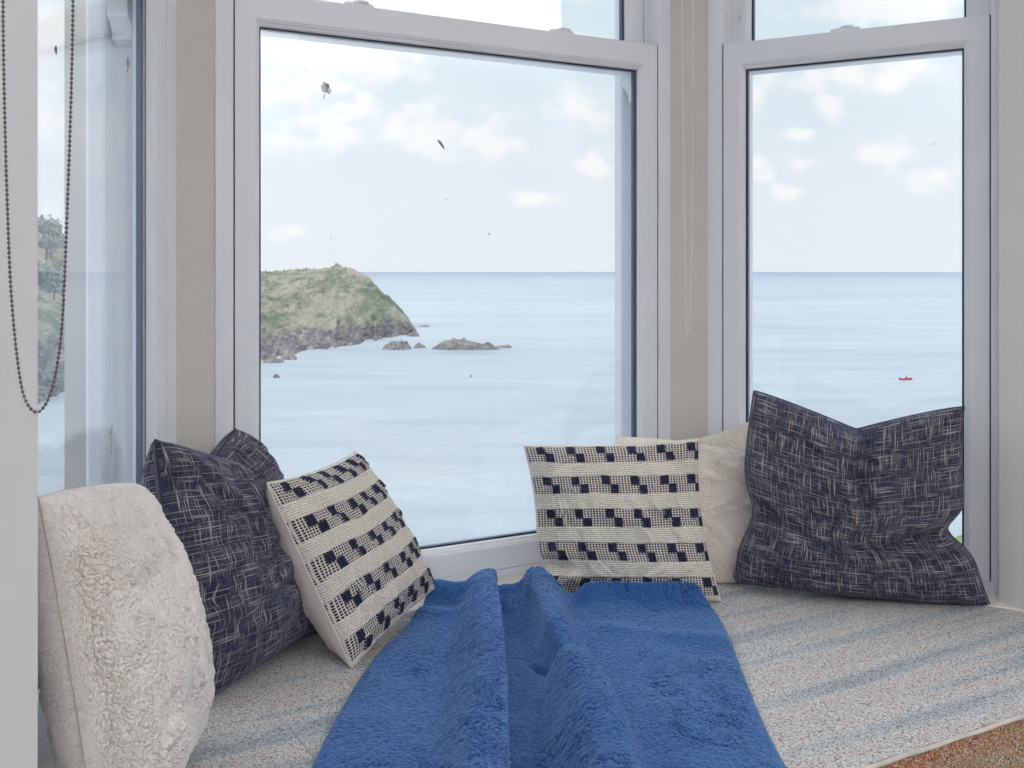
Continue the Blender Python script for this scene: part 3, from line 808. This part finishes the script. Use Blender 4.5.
    V = np.concatenate([top.reshape(-1, 3), bot.reshape(-1, 3)])
    idx = np.arange(ns * ntt).reshape(ns, ntt)
    a = idx[:-1, :-1].ravel(); b = idx[1:, :-1].ravel(); c = idx[1:, 1:].ravel(); d = idx[:-1, 1:].ravel()
    top_f = np.stack([a, d, c, b], 1); k = ns * ntt
    bot_f = np.stack([a, b, c, d], 1) + k
    bl = np.concatenate([idx[:, 0], idx[-1, 1:], idx[-2::-1, -1], idx[0, -2::-1]])
    side = np.stack([bl[:-1], bl[1:], bl[1:] + k, bl[:-1] + k], 1)
    Fc = np.concatenate([top_f, bot_f, side])
    me = bpy.data.meshes.new('blanket')
    me.vertices.add(len(V)); me.vertices.foreach_set('co', V.astype(np.float32).ravel())
    me.loops.add(len(Fc) * 4); me.loops.foreach_set('vertex_index', Fc.astype(np.int32).ravel())
    me.polygons.add(len(Fc)); me.polygons.foreach_set('loop_start', np.arange(0, len(Fc) * 4, 4, dtype=np.int32)); me.polygons.foreach_set('loop_total', np.full(len(Fc), 4, np.int32))
    me.update(calc_edges=True)
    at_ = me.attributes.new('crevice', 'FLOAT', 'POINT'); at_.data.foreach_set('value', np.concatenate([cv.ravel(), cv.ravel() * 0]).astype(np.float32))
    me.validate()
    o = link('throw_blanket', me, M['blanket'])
    tag(o, 'royal blue plush throw blanket folded in ridges across the window seat', 'blanket')
blanket()

# ------------------------------------------------------------------ bead chains
def catmull(pts, n=40):
    out = []; p = [pts[0]] + pts + [pts[-1]]
    for i in range(1, len(p) - 2):
        for k in range(n):
            t = k / n; a, b, c, d = p[i - 1:i + 3]
            out.append(tuple(.5 * (2 * b[j] + (-a[j] + c[j]) * t + (2 * a[j] - 5 * b[j] + 4 * c[j] - d[j]) * t * t + (-a[j] + 3 * b[j] - 3 * c[j] + d[j]) * t ** 3) for j in range(3)))
    out.append(pts[-1]); return out
def chain(name, label, path, pitch, r, mat, cord_r):
    cum = [0]; path = [Vector(p) for p in path]
    for a, b in zip(path, path[1:]): cum.append(cum[-1] + (b - a).length)
    tot = cum[-1]; n = int(tot / pitch); m = MB(); j = 0
    for i in range(n + 1):
        s = i * pitch
        while j < len(cum) - 2 and cum[j + 1] < s: j += 1
        t = (s - cum[j]) / max(1e-9, cum[j + 1] - cum[j]); p = path[j].lerp(path[j + 1], t)
        m.ball(p, r, r, r * 1.05, 10, 6)
    m.tube(path[::3] + [path[-1]], cord_r, 6)
    return tag(m.build(name, M[mat], smooth=True), label, 'blind chain')
Yc = .85
pl = [(3, 0), (4, 80), (6.5, 180), (11, 290), (18.5, 368), (26, 401), (38, 412), (50, 395), (58, 360), (63, 310), (68, 190), (71.5, 80), (73, 0)]
pts = [P(x, y, Yc) for x, y in pl]
up_ = lambda p, top: [p + Vector((0, 0, (top - p.z) * k / 14)) for k in range(1, 15)]
pts = up_(pts[0], 2.66)[::-1] + pts + up_(pts[-1], 2.66)
chain('hanging_bead_chain', 'dark metal bead chain looped in front of the left wall and left window', catmull([tuple(p) for p in pts]), .0041, .00148, 'beads_dark', .0005)
def blind(name, label, a, b, z, r):
    o = empty(name, ((a[0] + b[0]) / 2, (a[1] + b[1]) / 2, z)); tag(o, label, 'roller blind')
    m = MB(); m.tube([(a[0] + (b[0] - a[0]) * t, a[1] + (b[1] - a[1]) * t, z) for t in (0, .5, 1)], r, 20); m.build('roll', M['ceiling'], o, smooth=True)
    d = (Vector(b) - Vector(a)).normalized()
    for q in (Vector(a) - d * .008, Vector(b) + d * .008):
        m = MB(); m.tube([(q.x - d.x * .006, q.y - d.y * .006, z), (q.x + d.x * .006, q.y + d.y * .006, z)], r * 1.15, 20)
        m.box((q.x - .012, q.y - .012, z), (q.x + .012, q.y + .012, CEIL)); m.build('bracket', M['metal'], o)
q = pts[0]; q2 = pts[-1]
mid = ((q.x + q2.x) / 2, (q.y + q2.y) / 2)
blind('roller_blind', 'rolled up blind under the ceiling above the left chain', (mid[0] + BU.x * .02, mid[1] + BU.y * .02, 0), (mid[0] + BU.x * 1.85, mid[1] + BU.y * 1.85, 0), 2.69, .03)
# lighter chain on the corner post
post = (Vector(at(LC, c1)) + Vector(at(LR, r0))) / 2
Yr = 2.575
pr = [(682, 0), (683, 120), (685.0, 240), (686.0, 322), (687.2, 333), (688.8, 330), (690, 318), (692, 220), (693, 110), (693, 0)]
pts = [P(x, y, Yr) for x, y in pr]
pts = up_(pts[0], 2.66)[::-1] + pts + up_(pts[-1], 2.66)
chain('hanging_bead_chain', 'fine pale bead chain hanging down the post between the middle and right windows', catmull([tuple(p) for p in pts]), .0052, .0015, 'beads_light', .0002)
a = Vector(at(LC, c0 + .02, -.045)); b = Vector(at(LC, c1 - .03, -.045))
blind('roller_blind', 'rolled up blind under the ceiling above the middle window', tuple(a), tuple(b), 2.69, .028)

# ------------------------------------------------------------------ outside
SEA = E - 40.
def m_sea():
    m, nt = new_mat('sea')
    c = coord(nt)
    sep = N(nt, 'ShaderNodeSeparateXYZ'); L(nt, c, sep.inputs[0])
    big = noise(nt, mapping(nt, c, (.0016, .0075, 1)), 1, 4, .6, .8)
    mid = noise(nt, mapping(nt, c, (.02, .06, 1)), 1, 4, .6, .4)
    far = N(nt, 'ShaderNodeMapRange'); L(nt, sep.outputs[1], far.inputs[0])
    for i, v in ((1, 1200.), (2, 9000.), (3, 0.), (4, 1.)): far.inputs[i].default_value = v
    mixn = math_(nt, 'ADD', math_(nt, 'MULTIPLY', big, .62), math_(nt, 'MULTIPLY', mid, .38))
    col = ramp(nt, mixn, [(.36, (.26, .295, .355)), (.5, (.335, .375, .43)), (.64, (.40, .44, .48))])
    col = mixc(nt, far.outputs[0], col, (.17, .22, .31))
    w1 = noise(nt, mapping(nt, c, (.5, 1.1, 1)), 1, 5, .65)
    w2 = noise(nt, mapping(nt, c, (.06, .15, 1)), 1, 3, .6)
    bm = math_(nt, 'ADD', w1, math_(nt, 'MULTIPLY', w2, 2))
    bsdf(nt, col, .38, bump=bm, bstr=.8, bdist=1.0, spec=.35)
    return m
me = bpy.data.meshes.new('sea')
m = MB(); n = 96; rs = [0, 60, 200, 500, 1200, 3000, 8000, 20000]
vs = [(0, 0, SEA)]; fs = []
for r in rs[1:]:
    for i in range(n): vs.append((r * math.cos(2 * math.pi * i / n), r * math.sin(2 * math.pi * i / n), SEA))
for i in range(n): fs.append((0, 1 + i, 1 + (i + 1) % n))
for k in range(len(rs) - 2):
    for i in range(n):
        a = 1 + k * n + i; b = 1 + k * n + (i + 1) % n; fs.append((a, a + n, b + n, b))
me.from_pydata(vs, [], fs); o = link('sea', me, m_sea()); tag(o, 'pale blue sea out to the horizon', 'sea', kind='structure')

def m_land():
    m, nt = new_mat('cliff_land')
    c = coord(nt)
    sep = N(nt, 'ShaderNodeSeparateXYZ'); L(nt, c, sep.inputs[0])
    cs = mapping(nt, c, (1, .3, 1.2)); g = noise(nt, cs, .028, 4, .65, .6); g2 = noise(nt, mapping(nt, cs, (1, 1, 1), loc=(80, 9, 3)), .16, 4, .8); g3 = noise(nt, cs, .6, 3, .8)
    gm = math_(nt, 'ADD', math_(nt, 'MULTIPLY', g, .6), math_(nt, 'ADD', math_(nt, 'MULTIPLY', g2, .28), math_(nt, 'MULTIPLY', g3, .12)))
    grass = ramp(nt, gm, [(.37, (.10, .14, .10)), (.44, (.17, .21, .15)), (.48, (.27, .285, .21)), (.52, (.40, .38, .30)), (.56, (.43, .37, .33)), (.64, (.21, .23, .18))])
    rock = ramp(nt, math_(nt, 'ADD', math_(nt, 'MULTIPLY', g2, .6), math_(nt, 'MULTIPLY', g3, .4)), [(.36, (.085, .085, .11)), (.48, (.19, .18, .20)), (.58, (.40, .36, .32))])
    geo = N(nt, 'ShaderNodeNewGeometry'); sn = N(nt, 'ShaderNodeSeparateXYZ'); L(nt, geo.outputs['Normal'], sn.inputs[0])
    steep = ramp(nt, math_(nt, 'ADD', sn.outputs[2], math_(nt, 'MULTIPLY', math_(nt, 'SUBTRACT', g2, .5), .5)), [(.30, 1.), (.42, 0.)])
    zz = math_(nt, 'ADD', math_(nt, 'SUBTRACT', sep.outputs[2], SEA), math_(nt, 'MULTIPLY', math_(nt, 'SUBTRACT', g2, .5), 14))
    mr = N(nt, 'ShaderNodeMapRange'); L(nt, zz, mr.inputs[0])
    for i, v in ((1, 6.), (2, 9.), (3, 1.), (4, 0.)): mr.inputs[i].default_value = v
    f = math_(nt, 'MAXIMUM', steep, mr.outputs[0])
    bsdf(nt, mixc(nt, f, grass, rock), .95, bump=math_(nt, 'ADD', g2, g3), bstr=1., bdist=4., spec=.1)
    return m
M['land'] = m_land()
def m_rock():
    m, nt = new_mat('sea_rock')
    c = coord(nt); g = noise(nt, c, .25, 5, .75)
    bsdf(nt, ramp(nt, g, [(.35, (.08, .08, .095)), (.5, (.19, .175, .175)), (.65, (.36, .32, .28))]), .9, bump=g, bstr=.8, bdist=1.)
    return m
M['rock'] = m_rock()

def land(name, label, pxs, top, shore, depth, cliff, seed, n=420, nt_=170):
    px = np.linspace(pxs[0], pxs[-1], n)[:, None]; t = np.linspace(0, 1.5, nt_)[None, :]
    ty = np.interp(px, pxs, top); sy = np.interp(px, pxs, shore)
    tj = .8 * vn(px * .16, 0 * px, 0, seed) + 1.1 * vn(px * .5, 0 * px, 0, seed + 1)
    jt = 1.6 * vn(px * .13, 0 * px, 0, seed + 2) + 1.2 * vn(px * .37, 0 * px, 0, seed + 3)
    Ds = 40000 / (sy - 270); jD = 40000 / (sy + jt - 270) - Ds; Dr = Ds * (1 + np.interp(px, pxs, depth))
    hr = 40 + (270 - ty) / F * Dr
    cl = np.interp(px, pxs, cliff)
    tt = np.clip(t, 0, 1)
    hr = hr - tj / F * Dr * ss(.75, 1., tt)
    D = np.where(t <= 1, Ds + (Dr - Ds) * tt, Dr + (Dr - Ds) * (t - 1) * 1.2 + 60 * (t - 1))
    ramp1 = .05 * ss(0, .05, tt) + (cl - .05) * ss(.07, .20, tt + .05 * vn(px * .12, t * 9, 0, seed + 7)) + (1 - cl) * (np.clip((tt - .12) / .88, 0, 1) ** .85)
    D = D + jD * (1 - ss(0, .16, t))
    h = hr * ramp1 * np.where(t > 1, 1 - ss(1., 1.5, t) * 1.05, 1)
    X = (px - 512) / F * D; Y = D + 0 * px
    nz = fbm(X / 26., Y / 80., 0, 4, seed + 4, .55) * 8 + np.abs(fbm(X / 11., Y / 34., 0, 3, seed + 5)) * -5.0 + 1.8 * fbm(X / 3.2, Y / 11., 0, 3, seed + 6)
    msk = ss(.02, .18, tt) * (1 - ss(.80, .97, tt) * .8) * np.where(t > 1, 1 - ss(1.1, 1.5, t), 1)
    h = h + nz * msk * np.clip(hr / 30, 0, 1) + 1.5 * np.abs(vn(X / 5, Y / 5, 0, seed + 9)) * ss(.0, .03, tt) * ss(.2, .08, tt)
    Z = SEA - .5 + np.where(t <= 0, -1.5, h)
    V = np.stack([X + 0 * Z, Y + 0 * Z, Z], -1).reshape(-1, 3)
    idx = np.arange(n * nt_).reshape(n, nt_)
    Fc = np.stack([idx[:-1, :-1].ravel(), idx[1:, :-1].ravel(), idx[1:, 1:].ravel(), idx[:-1, 1:].ravel()], 1)
    me = bpy.data.meshes.new(name); me.from_pydata(V.tolist(), [], Fc.tolist())
    bm = bmesh.new(); bm.from_mesh(me); bmesh.ops.recalc_face_normals(bm, faces=bm.faces)
    up = sum(f.normal.z for f in bm.faces)
    if up < 0: bmesh.ops.reverse_faces(bm, faces=bm.faces)
    bm.to_mesh(me); bm.free()
    o = link(name, me, M['land']); return o
o = land('headland', '', [128, 150, 200, 263, 285, 310, 325, 332, 336, 341, 350, 359, 369, 377, 384, 395, 404, 410, 414, 418],
         [262, 264, 267, 270, 269, 268, 266.5, 264, 262, 265, 268, 270.5, 277, 285, 293, 301, 311, 319, 327, 333],
         [372, 372, 370, 360, 355, 351, 349, 348, 348, 347, 345, 343, 341, 340, 339, 337, 335, 334, 333, 334],
         [.9, .8, .7, .62, .58, .52, .48, .45, .44, .42, .38, .34, .30, .26, .22, .17, .12, .08, .05, .03],
         [.2, .2, .2, .16, .16, .18, .2, .2, .22, .22, .26, .3, .35, .42, .5, .6, .7, .8, .8, .8], 11)
tag(o, 'grassy headland with dark cliffs running out into the sea', 'headland')
o = land('hillside', '', [-400, -200, -60, 20, 50, 75, 95, 110], [215, 215, 222, 228, 238, 258, 285, 330], [520, 480, 440, 412, 400, 385, 360, 345],
         [.5, .5, .5, .45, .4, .35, .2, .1], [.2, .2, .2, .2, .2, .25, .4, .5], 51, 200, 100)
tag(o, 'wooded coast hillside seen through the left window', 'hillside')

def rock(name, label, px, py, wpx, hpx, seed, dpx=1.):
    D = 40000 / (py - 270); sc = D / F; cx = (px - 512) / F * D
    rx = wpx / 2 * sc; rz = hpx * sc; ry = rx * .8 * dpx
    nu, nv = 56, 14; vs = []; fs = []
    for j in range(nv + 1):
        r = j / nv
        for i in range(nu):
            a = 2 * math.pi * i / nu
            ca, sa = math.cos(a), math.sin(a)
            k = 1 + .22 * float(vn(ca * 1.7 + 5, sa * 1.7, 0, seed)) + .1 * float(vn(ca * 5 + 5, sa * 5, 0, seed + 1))
            x = rx * (1 - r) * k * ca; y = ry * (1 - r) * k * sa
            prof = 1 - (1 - r) ** 2.2
            z = rz * prof * (.75 + .45 * float(vn(x / rx * 2.3 + 3, y / ry * 1.4, 0, seed + 2))) + rz * .22 * float(vn(x / rx * 7, y / ry * 7, 0, seed + 3)) * min(1, 4 * r)
            vs.append((cx + x, D + ry * .8 + y, SEA - .6 + max(z, -.2) + (.6 if r > 0 else -.6)))
    for j in range(nv):
        for i in range(nu): fs.append((j * nu + i, j * nu + (i + 1) % nu, (j + 1) * nu + (i + 1) % nu, (j + 1) * nu + i))
    m = MB(); m.add(vs, fs); o = m.build(name, M['rock'], smooth=False)
    tag(o, label, 'rock', 'rocks in the sea off the headland')
rock('sea_rock', 'humped dark rock in the sea just off the headland point', 396, 350, 32, 11, 1)
rock('sea_rock', 'small flat rock joining the humped rock and the long reef', 419, 348, 14, 4.5, 2)
rock('sea_rock', 'long low reef of rock farthest right off the headland', 463, 350, 68, 11, 3, .35)
rock('sea_rock', 'thin flat rock tip at the right end of the long reef', 504, 348, 16, 3.2, 4, .4)
rock('sea_rock', 'low rock ledge at the foot of the headland point', 413, 336.5, 15, 5, 5, .5)
rock('sea_rock', 'thin rock sliver awash beyond the headland point', 424, 327, 9, 2, 9, .4)
rock('sea_rock', 'pale shore rock lowest beside the left window frame', 272, 363, 22, 7, 6)
rock('sea_rock', 'pale rounded shore rock right of the lowest one', 289, 360, 16, 8, 7)
rock('sea_rock', 'tiny lone rock in the bay below the headland', 276, 378, 8, 3.5, 8)

# red boat
def boat():
    px, py = 906, 380; D = 40000 / (py - 270); sc = D / F; x0 = (px - 512) / F * D; Lb = 4.6
    root = empty('boat', (x0, D, SEA)); tag(root, 'small red motor boat alone on the sea through the right window', 'boat')
    n = 14; prof = []
    for i in range(n + 1):
        t = i / n; x = -Lb / 2 + Lb * t
        w = .85 * (1 - max(0, (t - .45) / .55) ** 2.2) + .02; sh = .62 + .45 * max(0, t - .5) ** 1.5 * 2
        prof.append((x, w, sh))
    def sec(x, w, sh, inner=0):
        return [(x, -w, sh), (x, -w * .85, .25), (x, 0, -.15), (x, w * .85, .25), (x, w, sh), (x, w * .8, sh - .02), (x, w * .7, .22), (x, -w * .7, .22), (x, -w * .8, sh - .02)]
    m = MB(); vs = []; fs = []
    for x, w, sh in prof: vs += [(x0 + a, D + b, SEA + c) for a, b, c in sec(x, w, sh)]
    k = 9
    for i in range(n):
        for j in range(k): fs.append((i * k + j, i * k + (j + 1) % k, (i + 1) * k + (j + 1) % k, (i + 1) * k + j))
    fs += [tuple(range(k)), tuple(n * k + j for j in range(k))[::-1]]
    m.add(vs, fs); m.build('hull', simple('boat_red', (.45, .03, .07), .4), root, smooth=True)
    m = MB(); m.box((x0 - .1, D - .35, SEA + .2), (x0 + .35, D + .35, SEA + 1.15)); m.build('console', simple('boat_dark', (.08, .05, .09), .5), root, bevel=.05)
    m = MB(); m.box((x0 - 1.9, D - .6, SEA + .35), (x0 - .7, D + .6, SEA + .95)); m.build('aft_cover', simple('boat_cover', (.75, .40, .38), .6), root, bevel=.15)
    m = MB(); m.tube([(x0 + .15, D, SEA + 1.1), (x0 + .25, D, SEA + 1.9)], .07, 8); m.build('aerial', simple('boat_dark2', (.08, .05, .09), .5), root)
    m = MB(); m.box((x0 - 2.55, D - .2, SEA - .1), (x0 - 2.2, D + .2, SEA + .95)); m.build('outboard_motor', simple('boat_dark3', (.1, .1, .12), .5), root, bevel=.06)
boat()

# trees and house on the near hillside
def leafmat(name, a, b):
    m, nt = new_mat(name); c = coord(nt); g = noise(nt, c, 1.2, 4, .7)
    bsdf(nt, ramp(nt, g, [(.35, a), (.65, b)]), .9); return m
M['leafA'] = leafmat('hazed_leaves', (.16, .20, .20), (.30, .35, .30)); M['leafB'] = leafmat('light_leaves', (.16, .24, .08), (.42, .48, .22))  # leafA colour is lightened to paint in distance haze
M['bark'] = simple('bark', (.16, .12, .09), .9)
def tree(name, label, cat, base, h, r, nleaf, leaf, mat, seed, group=None, layers=4):
    rnd = random.Random(seed); root = empty(name, base); tag(root, label, cat, group)
    b = Vector(base); m = MB(); m.tube([b, b + Vector((h * .03, 0, h * .4)), b + Vector((0, h * .02, h * .85))], [h * .035, h * .025, h * .008], 8)
    blobs = []
    for i in range(layers * 3):
        a = rnd.uniform(0, 6.28); z = rnd.uniform(.45, .95); rr = r * rnd.uniform(.25, .7) * (1.25 - z)
        c = b + Vector((math.cos(a) * rr, math.sin(a) * rr, h * z)); blobs.append((c, r * rnd.uniform(.28, .45)))
        m.tube([b + Vector((0, 0, h * z * .6)), c], [h * .014, h * .004], 5)
    m.build('trunk', M['bark'], root)
    m = MB()
    for i in range(nleaf):
        c, q = rnd.choice(blobs); d = Vector((rnd.gauss(0, 1), rnd.gauss(0, 1), rnd.gauss(0, .6))).normalized() * q * rnd.uniform(.6, 1.05)
        p = c + d; x = Vector((rnd.gauss(0, 1), rnd.gauss(0, 1), rnd.gauss(0, 1))).normalized(); y = x.orthogonal().normalized()
        s = leaf * rnd.uniform(.6, 1.3)
        m.add([p - x * s, p + y * s * .4, p + x * s, p - y * s * .4], [(0, 1, 2, 3)])
    m.build('foliage', mat, root)
def hill_base(px, py, D): return ((px - 512) / F * D, D, E + (270 - py) / F * D)
for i, (px, py, D, h, r) in enumerate(((46, 262, 300, 12, 8), (32, 300, 280, 10, 8), (54, 300, 300, 8, 6))):
    tree('tree', ('tall dark pine crowning the hillside through the left window', 'bushy dark tree nearest the wall edge on the hillside', 'low bushy tree lower on the hillside towards the sea')[i], 'tree',
         hill_base(px, py, D), h, r, 900, .9, M['leafA'], 5 + i, 'trees on the hillside outside the left window')
# garden shrub below the right window
q = P(950, 560, 5.2)
tree('garden_shrub', 'yellow-green shrub growing outside below the right window', 'shrub', (q.x + .02, q.y, q.z - .78), .95, .34, 900, .035, M['leafB'], 9)
# terrace ledge of the garden which carries the shrub
m = MB(); m.prism([uv2(1.6, 3.0), uv2(5.6, 3.0), uv2(5.6, 4.6), uv2(1.6, 4.6)], q.z - 2.8, q.z - .78)
tag(m.build('garden_terrace', M['render']), 'low garden terrace wall outside below the right window', 'terrace', kind='structure')

# ------------------------------------------------------------------ light
FILL = 56
def area(name, loc, rot, size, sy, power, col=(1, 1, 1)):
    l = bpy.data.lights.new(name, 'AREA'); l.shape = 'RECTANGLE'; l.size = size; l.size_y = sy; l.energy = power; l.color = col
    o = bpy.data.objects.new(name, l); C.objects.link(o); o.location = loc; o.rotation_euler = rot; return o
for i, (u_, v_) in enumerate(((-.6, -1.2), (3.3, -1.2), (1.3, -2.6))):
    x, y = uv2(u_, v_)
    area('ceiling_fill', (x, y, 2.0), (R(180), 0, ROT), .7, .7, FILL, (.975, .985, 1))  # added fill lamp, unseen behind the camera, bounced off the ceiling
s = bpy.data.lights.new('sun', 'SUN'); s.energy = 1.3; s.angle = R(8); s.color = (1, .97, .92)
so = bpy.data.objects.new('sun', s); C.objects.link(so)
d = Vector((-.55, -.75, .75)); so.rotation_euler = d.to_track_quat('Z', 'Y').to_euler()

# sky with clouds, by direction
w = bpy.data.worlds.new('sky'); bpy.context.scene.world = w; w.use_nodes = True; nt = w.node_tree; nt.nodes.clear()
tc = N(nt, 'ShaderNodeTexCoord'); sep = N(nt, 'ShaderNodeSeparateXYZ'); L(nt, tc.outputs['Generated'], sep.inputs[0])
ay = math_(nt, 'MAXIMUM', math_(nt, 'ABSOLUTE', sep.outputs[1]), .02)
az = math_(nt, 'DIVIDE', sep.outputs[0], ay); el = math_(nt, 'DIVIDE', sep.outputs[2], ay)
cz = N(nt, 'ShaderNodeCombineXYZ'); L(nt, az, cz.inputs[0]); L(nt, el, cz.inputs[1])
wn = noise(nt, mapping(nt, cz.outputs[0], (9, 15, 1)), 1, 5, .6)
wn2 = noise(nt, mapping(nt, cz.outputs[0], (30, 42, 1), loc=(3, 1, 0)), 1, 3, .5)
wob = math_(nt, 'ADD', math_(nt, 'MULTIPLY', math_(nt, 'SUBTRACT', wn, .5), 3.6), math_(nt, 'MULTIPLY', math_(nt, 'SUBTRACT', wn2, .5), 1.6))
clouds = [(350, 52, 110, 36), (300, 80, 60, 30), (450, 136, 74, 32), (330, 125, 55, 30), (582, 108, 36, 22), (596, 166, 24, 20), (530, 200, 28, 9), (290, 230, 18, 9), (560, 45, 60, 16),
          (850, 78, 110, 18), (828, 105, 17, 18), (757, 98, 12, 26), (885, 152, 34, 17), (810, 162, 30, 11), (758, 168, 14, 12), (940, 176, 32, 18), (785, 194, 18, 8), (800, 134, 18, 8),
          (420, -10, 190, 30), (880, 10, 130, 22), (100, 120, 90, 70), (60, 30, 80, 40), (690, 150, 40, 30), (90, 260, 60, 20), (1100, 120, 70, 60), (1080, 230, 60, 15)]
best = None
for cx, cy, rx, ry in clouds:
    a = math_(nt, 'DIVIDE', math_(nt, 'SUBTRACT', az, (cx - 512) / F), rx / F)
    b = math_(nt, 'DIVIDE', math_(nt, 'SUBTRACT', el, (270 - cy) / F), ry / F)
    d = math_(nt, 'SQRT', math_(nt, 'ADD', math_(nt, 'MULTIPLY', a, a), math_(nt, 'MULTIPLY', b, b)))
    v = math_(nt, 'SUBTRACT', 1.0, d)
    best = v if best is None else math_(nt, 'MAXIMUM', best, v)
best = math_(nt, 'MAXIMUM', best, -1.)
high = N(nt, 'ShaderNodeMapRange'); L(nt, el, high.inputs[0])
for i, v in ((1, .28), (2, .6), (3, 0.), (4, 1.3)): high.inputs[i].default_value = v
best = math_(nt, 'ADD', best, high.outputs[0])
cm = N(nt, 'ShaderNodeMapRange'); cm.interpolation_type = 'SMOOTHSTEP'; L(nt, math_(nt, 'ADD', best, wob), cm.inputs[0])
for i, v in ((1, -.30), (2, .80), (3, 0.), (4, 1.)): cm.inputs[i].default_value = v
skyc = ramp(nt, math_(nt, 'ADD', math_(nt, 'MULTIPLY', el, 2.2), 0.), [(0., (.80, .83, .89)), (.16, (.78, .825, .895)), (.45, (.69, .80, .87)), (1., (.62, .76, .86))])
cc = ramp(nt, wn2, [(.3, (.86, .88, .92)), (.55, (.925, .93, .935))])
col = mixc(nt, cm.outputs[0], skyc, cc)
zen = N(nt, 'ShaderNodeMapRange'); L(nt, sep.outputs[2], zen.inputs[0])
for i, v in ((1, .36), (2, .85), (3, 1.12), (4, 2.9)): zen.inputs[i].default_value = v
bg = N(nt, 'ShaderNodeBackground'); L(nt, col, bg.inputs[0]); L(nt, zen.outputs[0], bg.inputs[1])
o = N(nt, 'ShaderNodeOutputWorld'); L(nt, bg.outputs[0], o.inputs[0])

# ------------------------------------------------------------------ camera
cd = bpy.data.cameras.new('camera'); cam = bpy.data.objects.new('camera', cd); C.objects.link(cam)
cd.sensor_width = 36; cd.lens = F / 1024 * 36; cd.shift_y = -(384 - 270) / 1024
cd.clip_start = .05; cd.clip_end = 30000
cam.location = (0, 0, E); cam.rotation_euler = (R(90), 0, 0)
sc = bpy.context.scene; sc.camera = cam
sc.view_settings.view_transform = 'Standard'; sc.view_settings.look = 'None'; sc.view_settings.gamma = 1; sc.view_settings.use_curve_mapping = False
sc.view_settings.exposure = 0.0
sc.cycles.transparent_max_bounces = 32; sc.cycles.max_bounces = 10; sc.cycles.diffuse_bounces = 5
sc.cycles.use_denoising = True
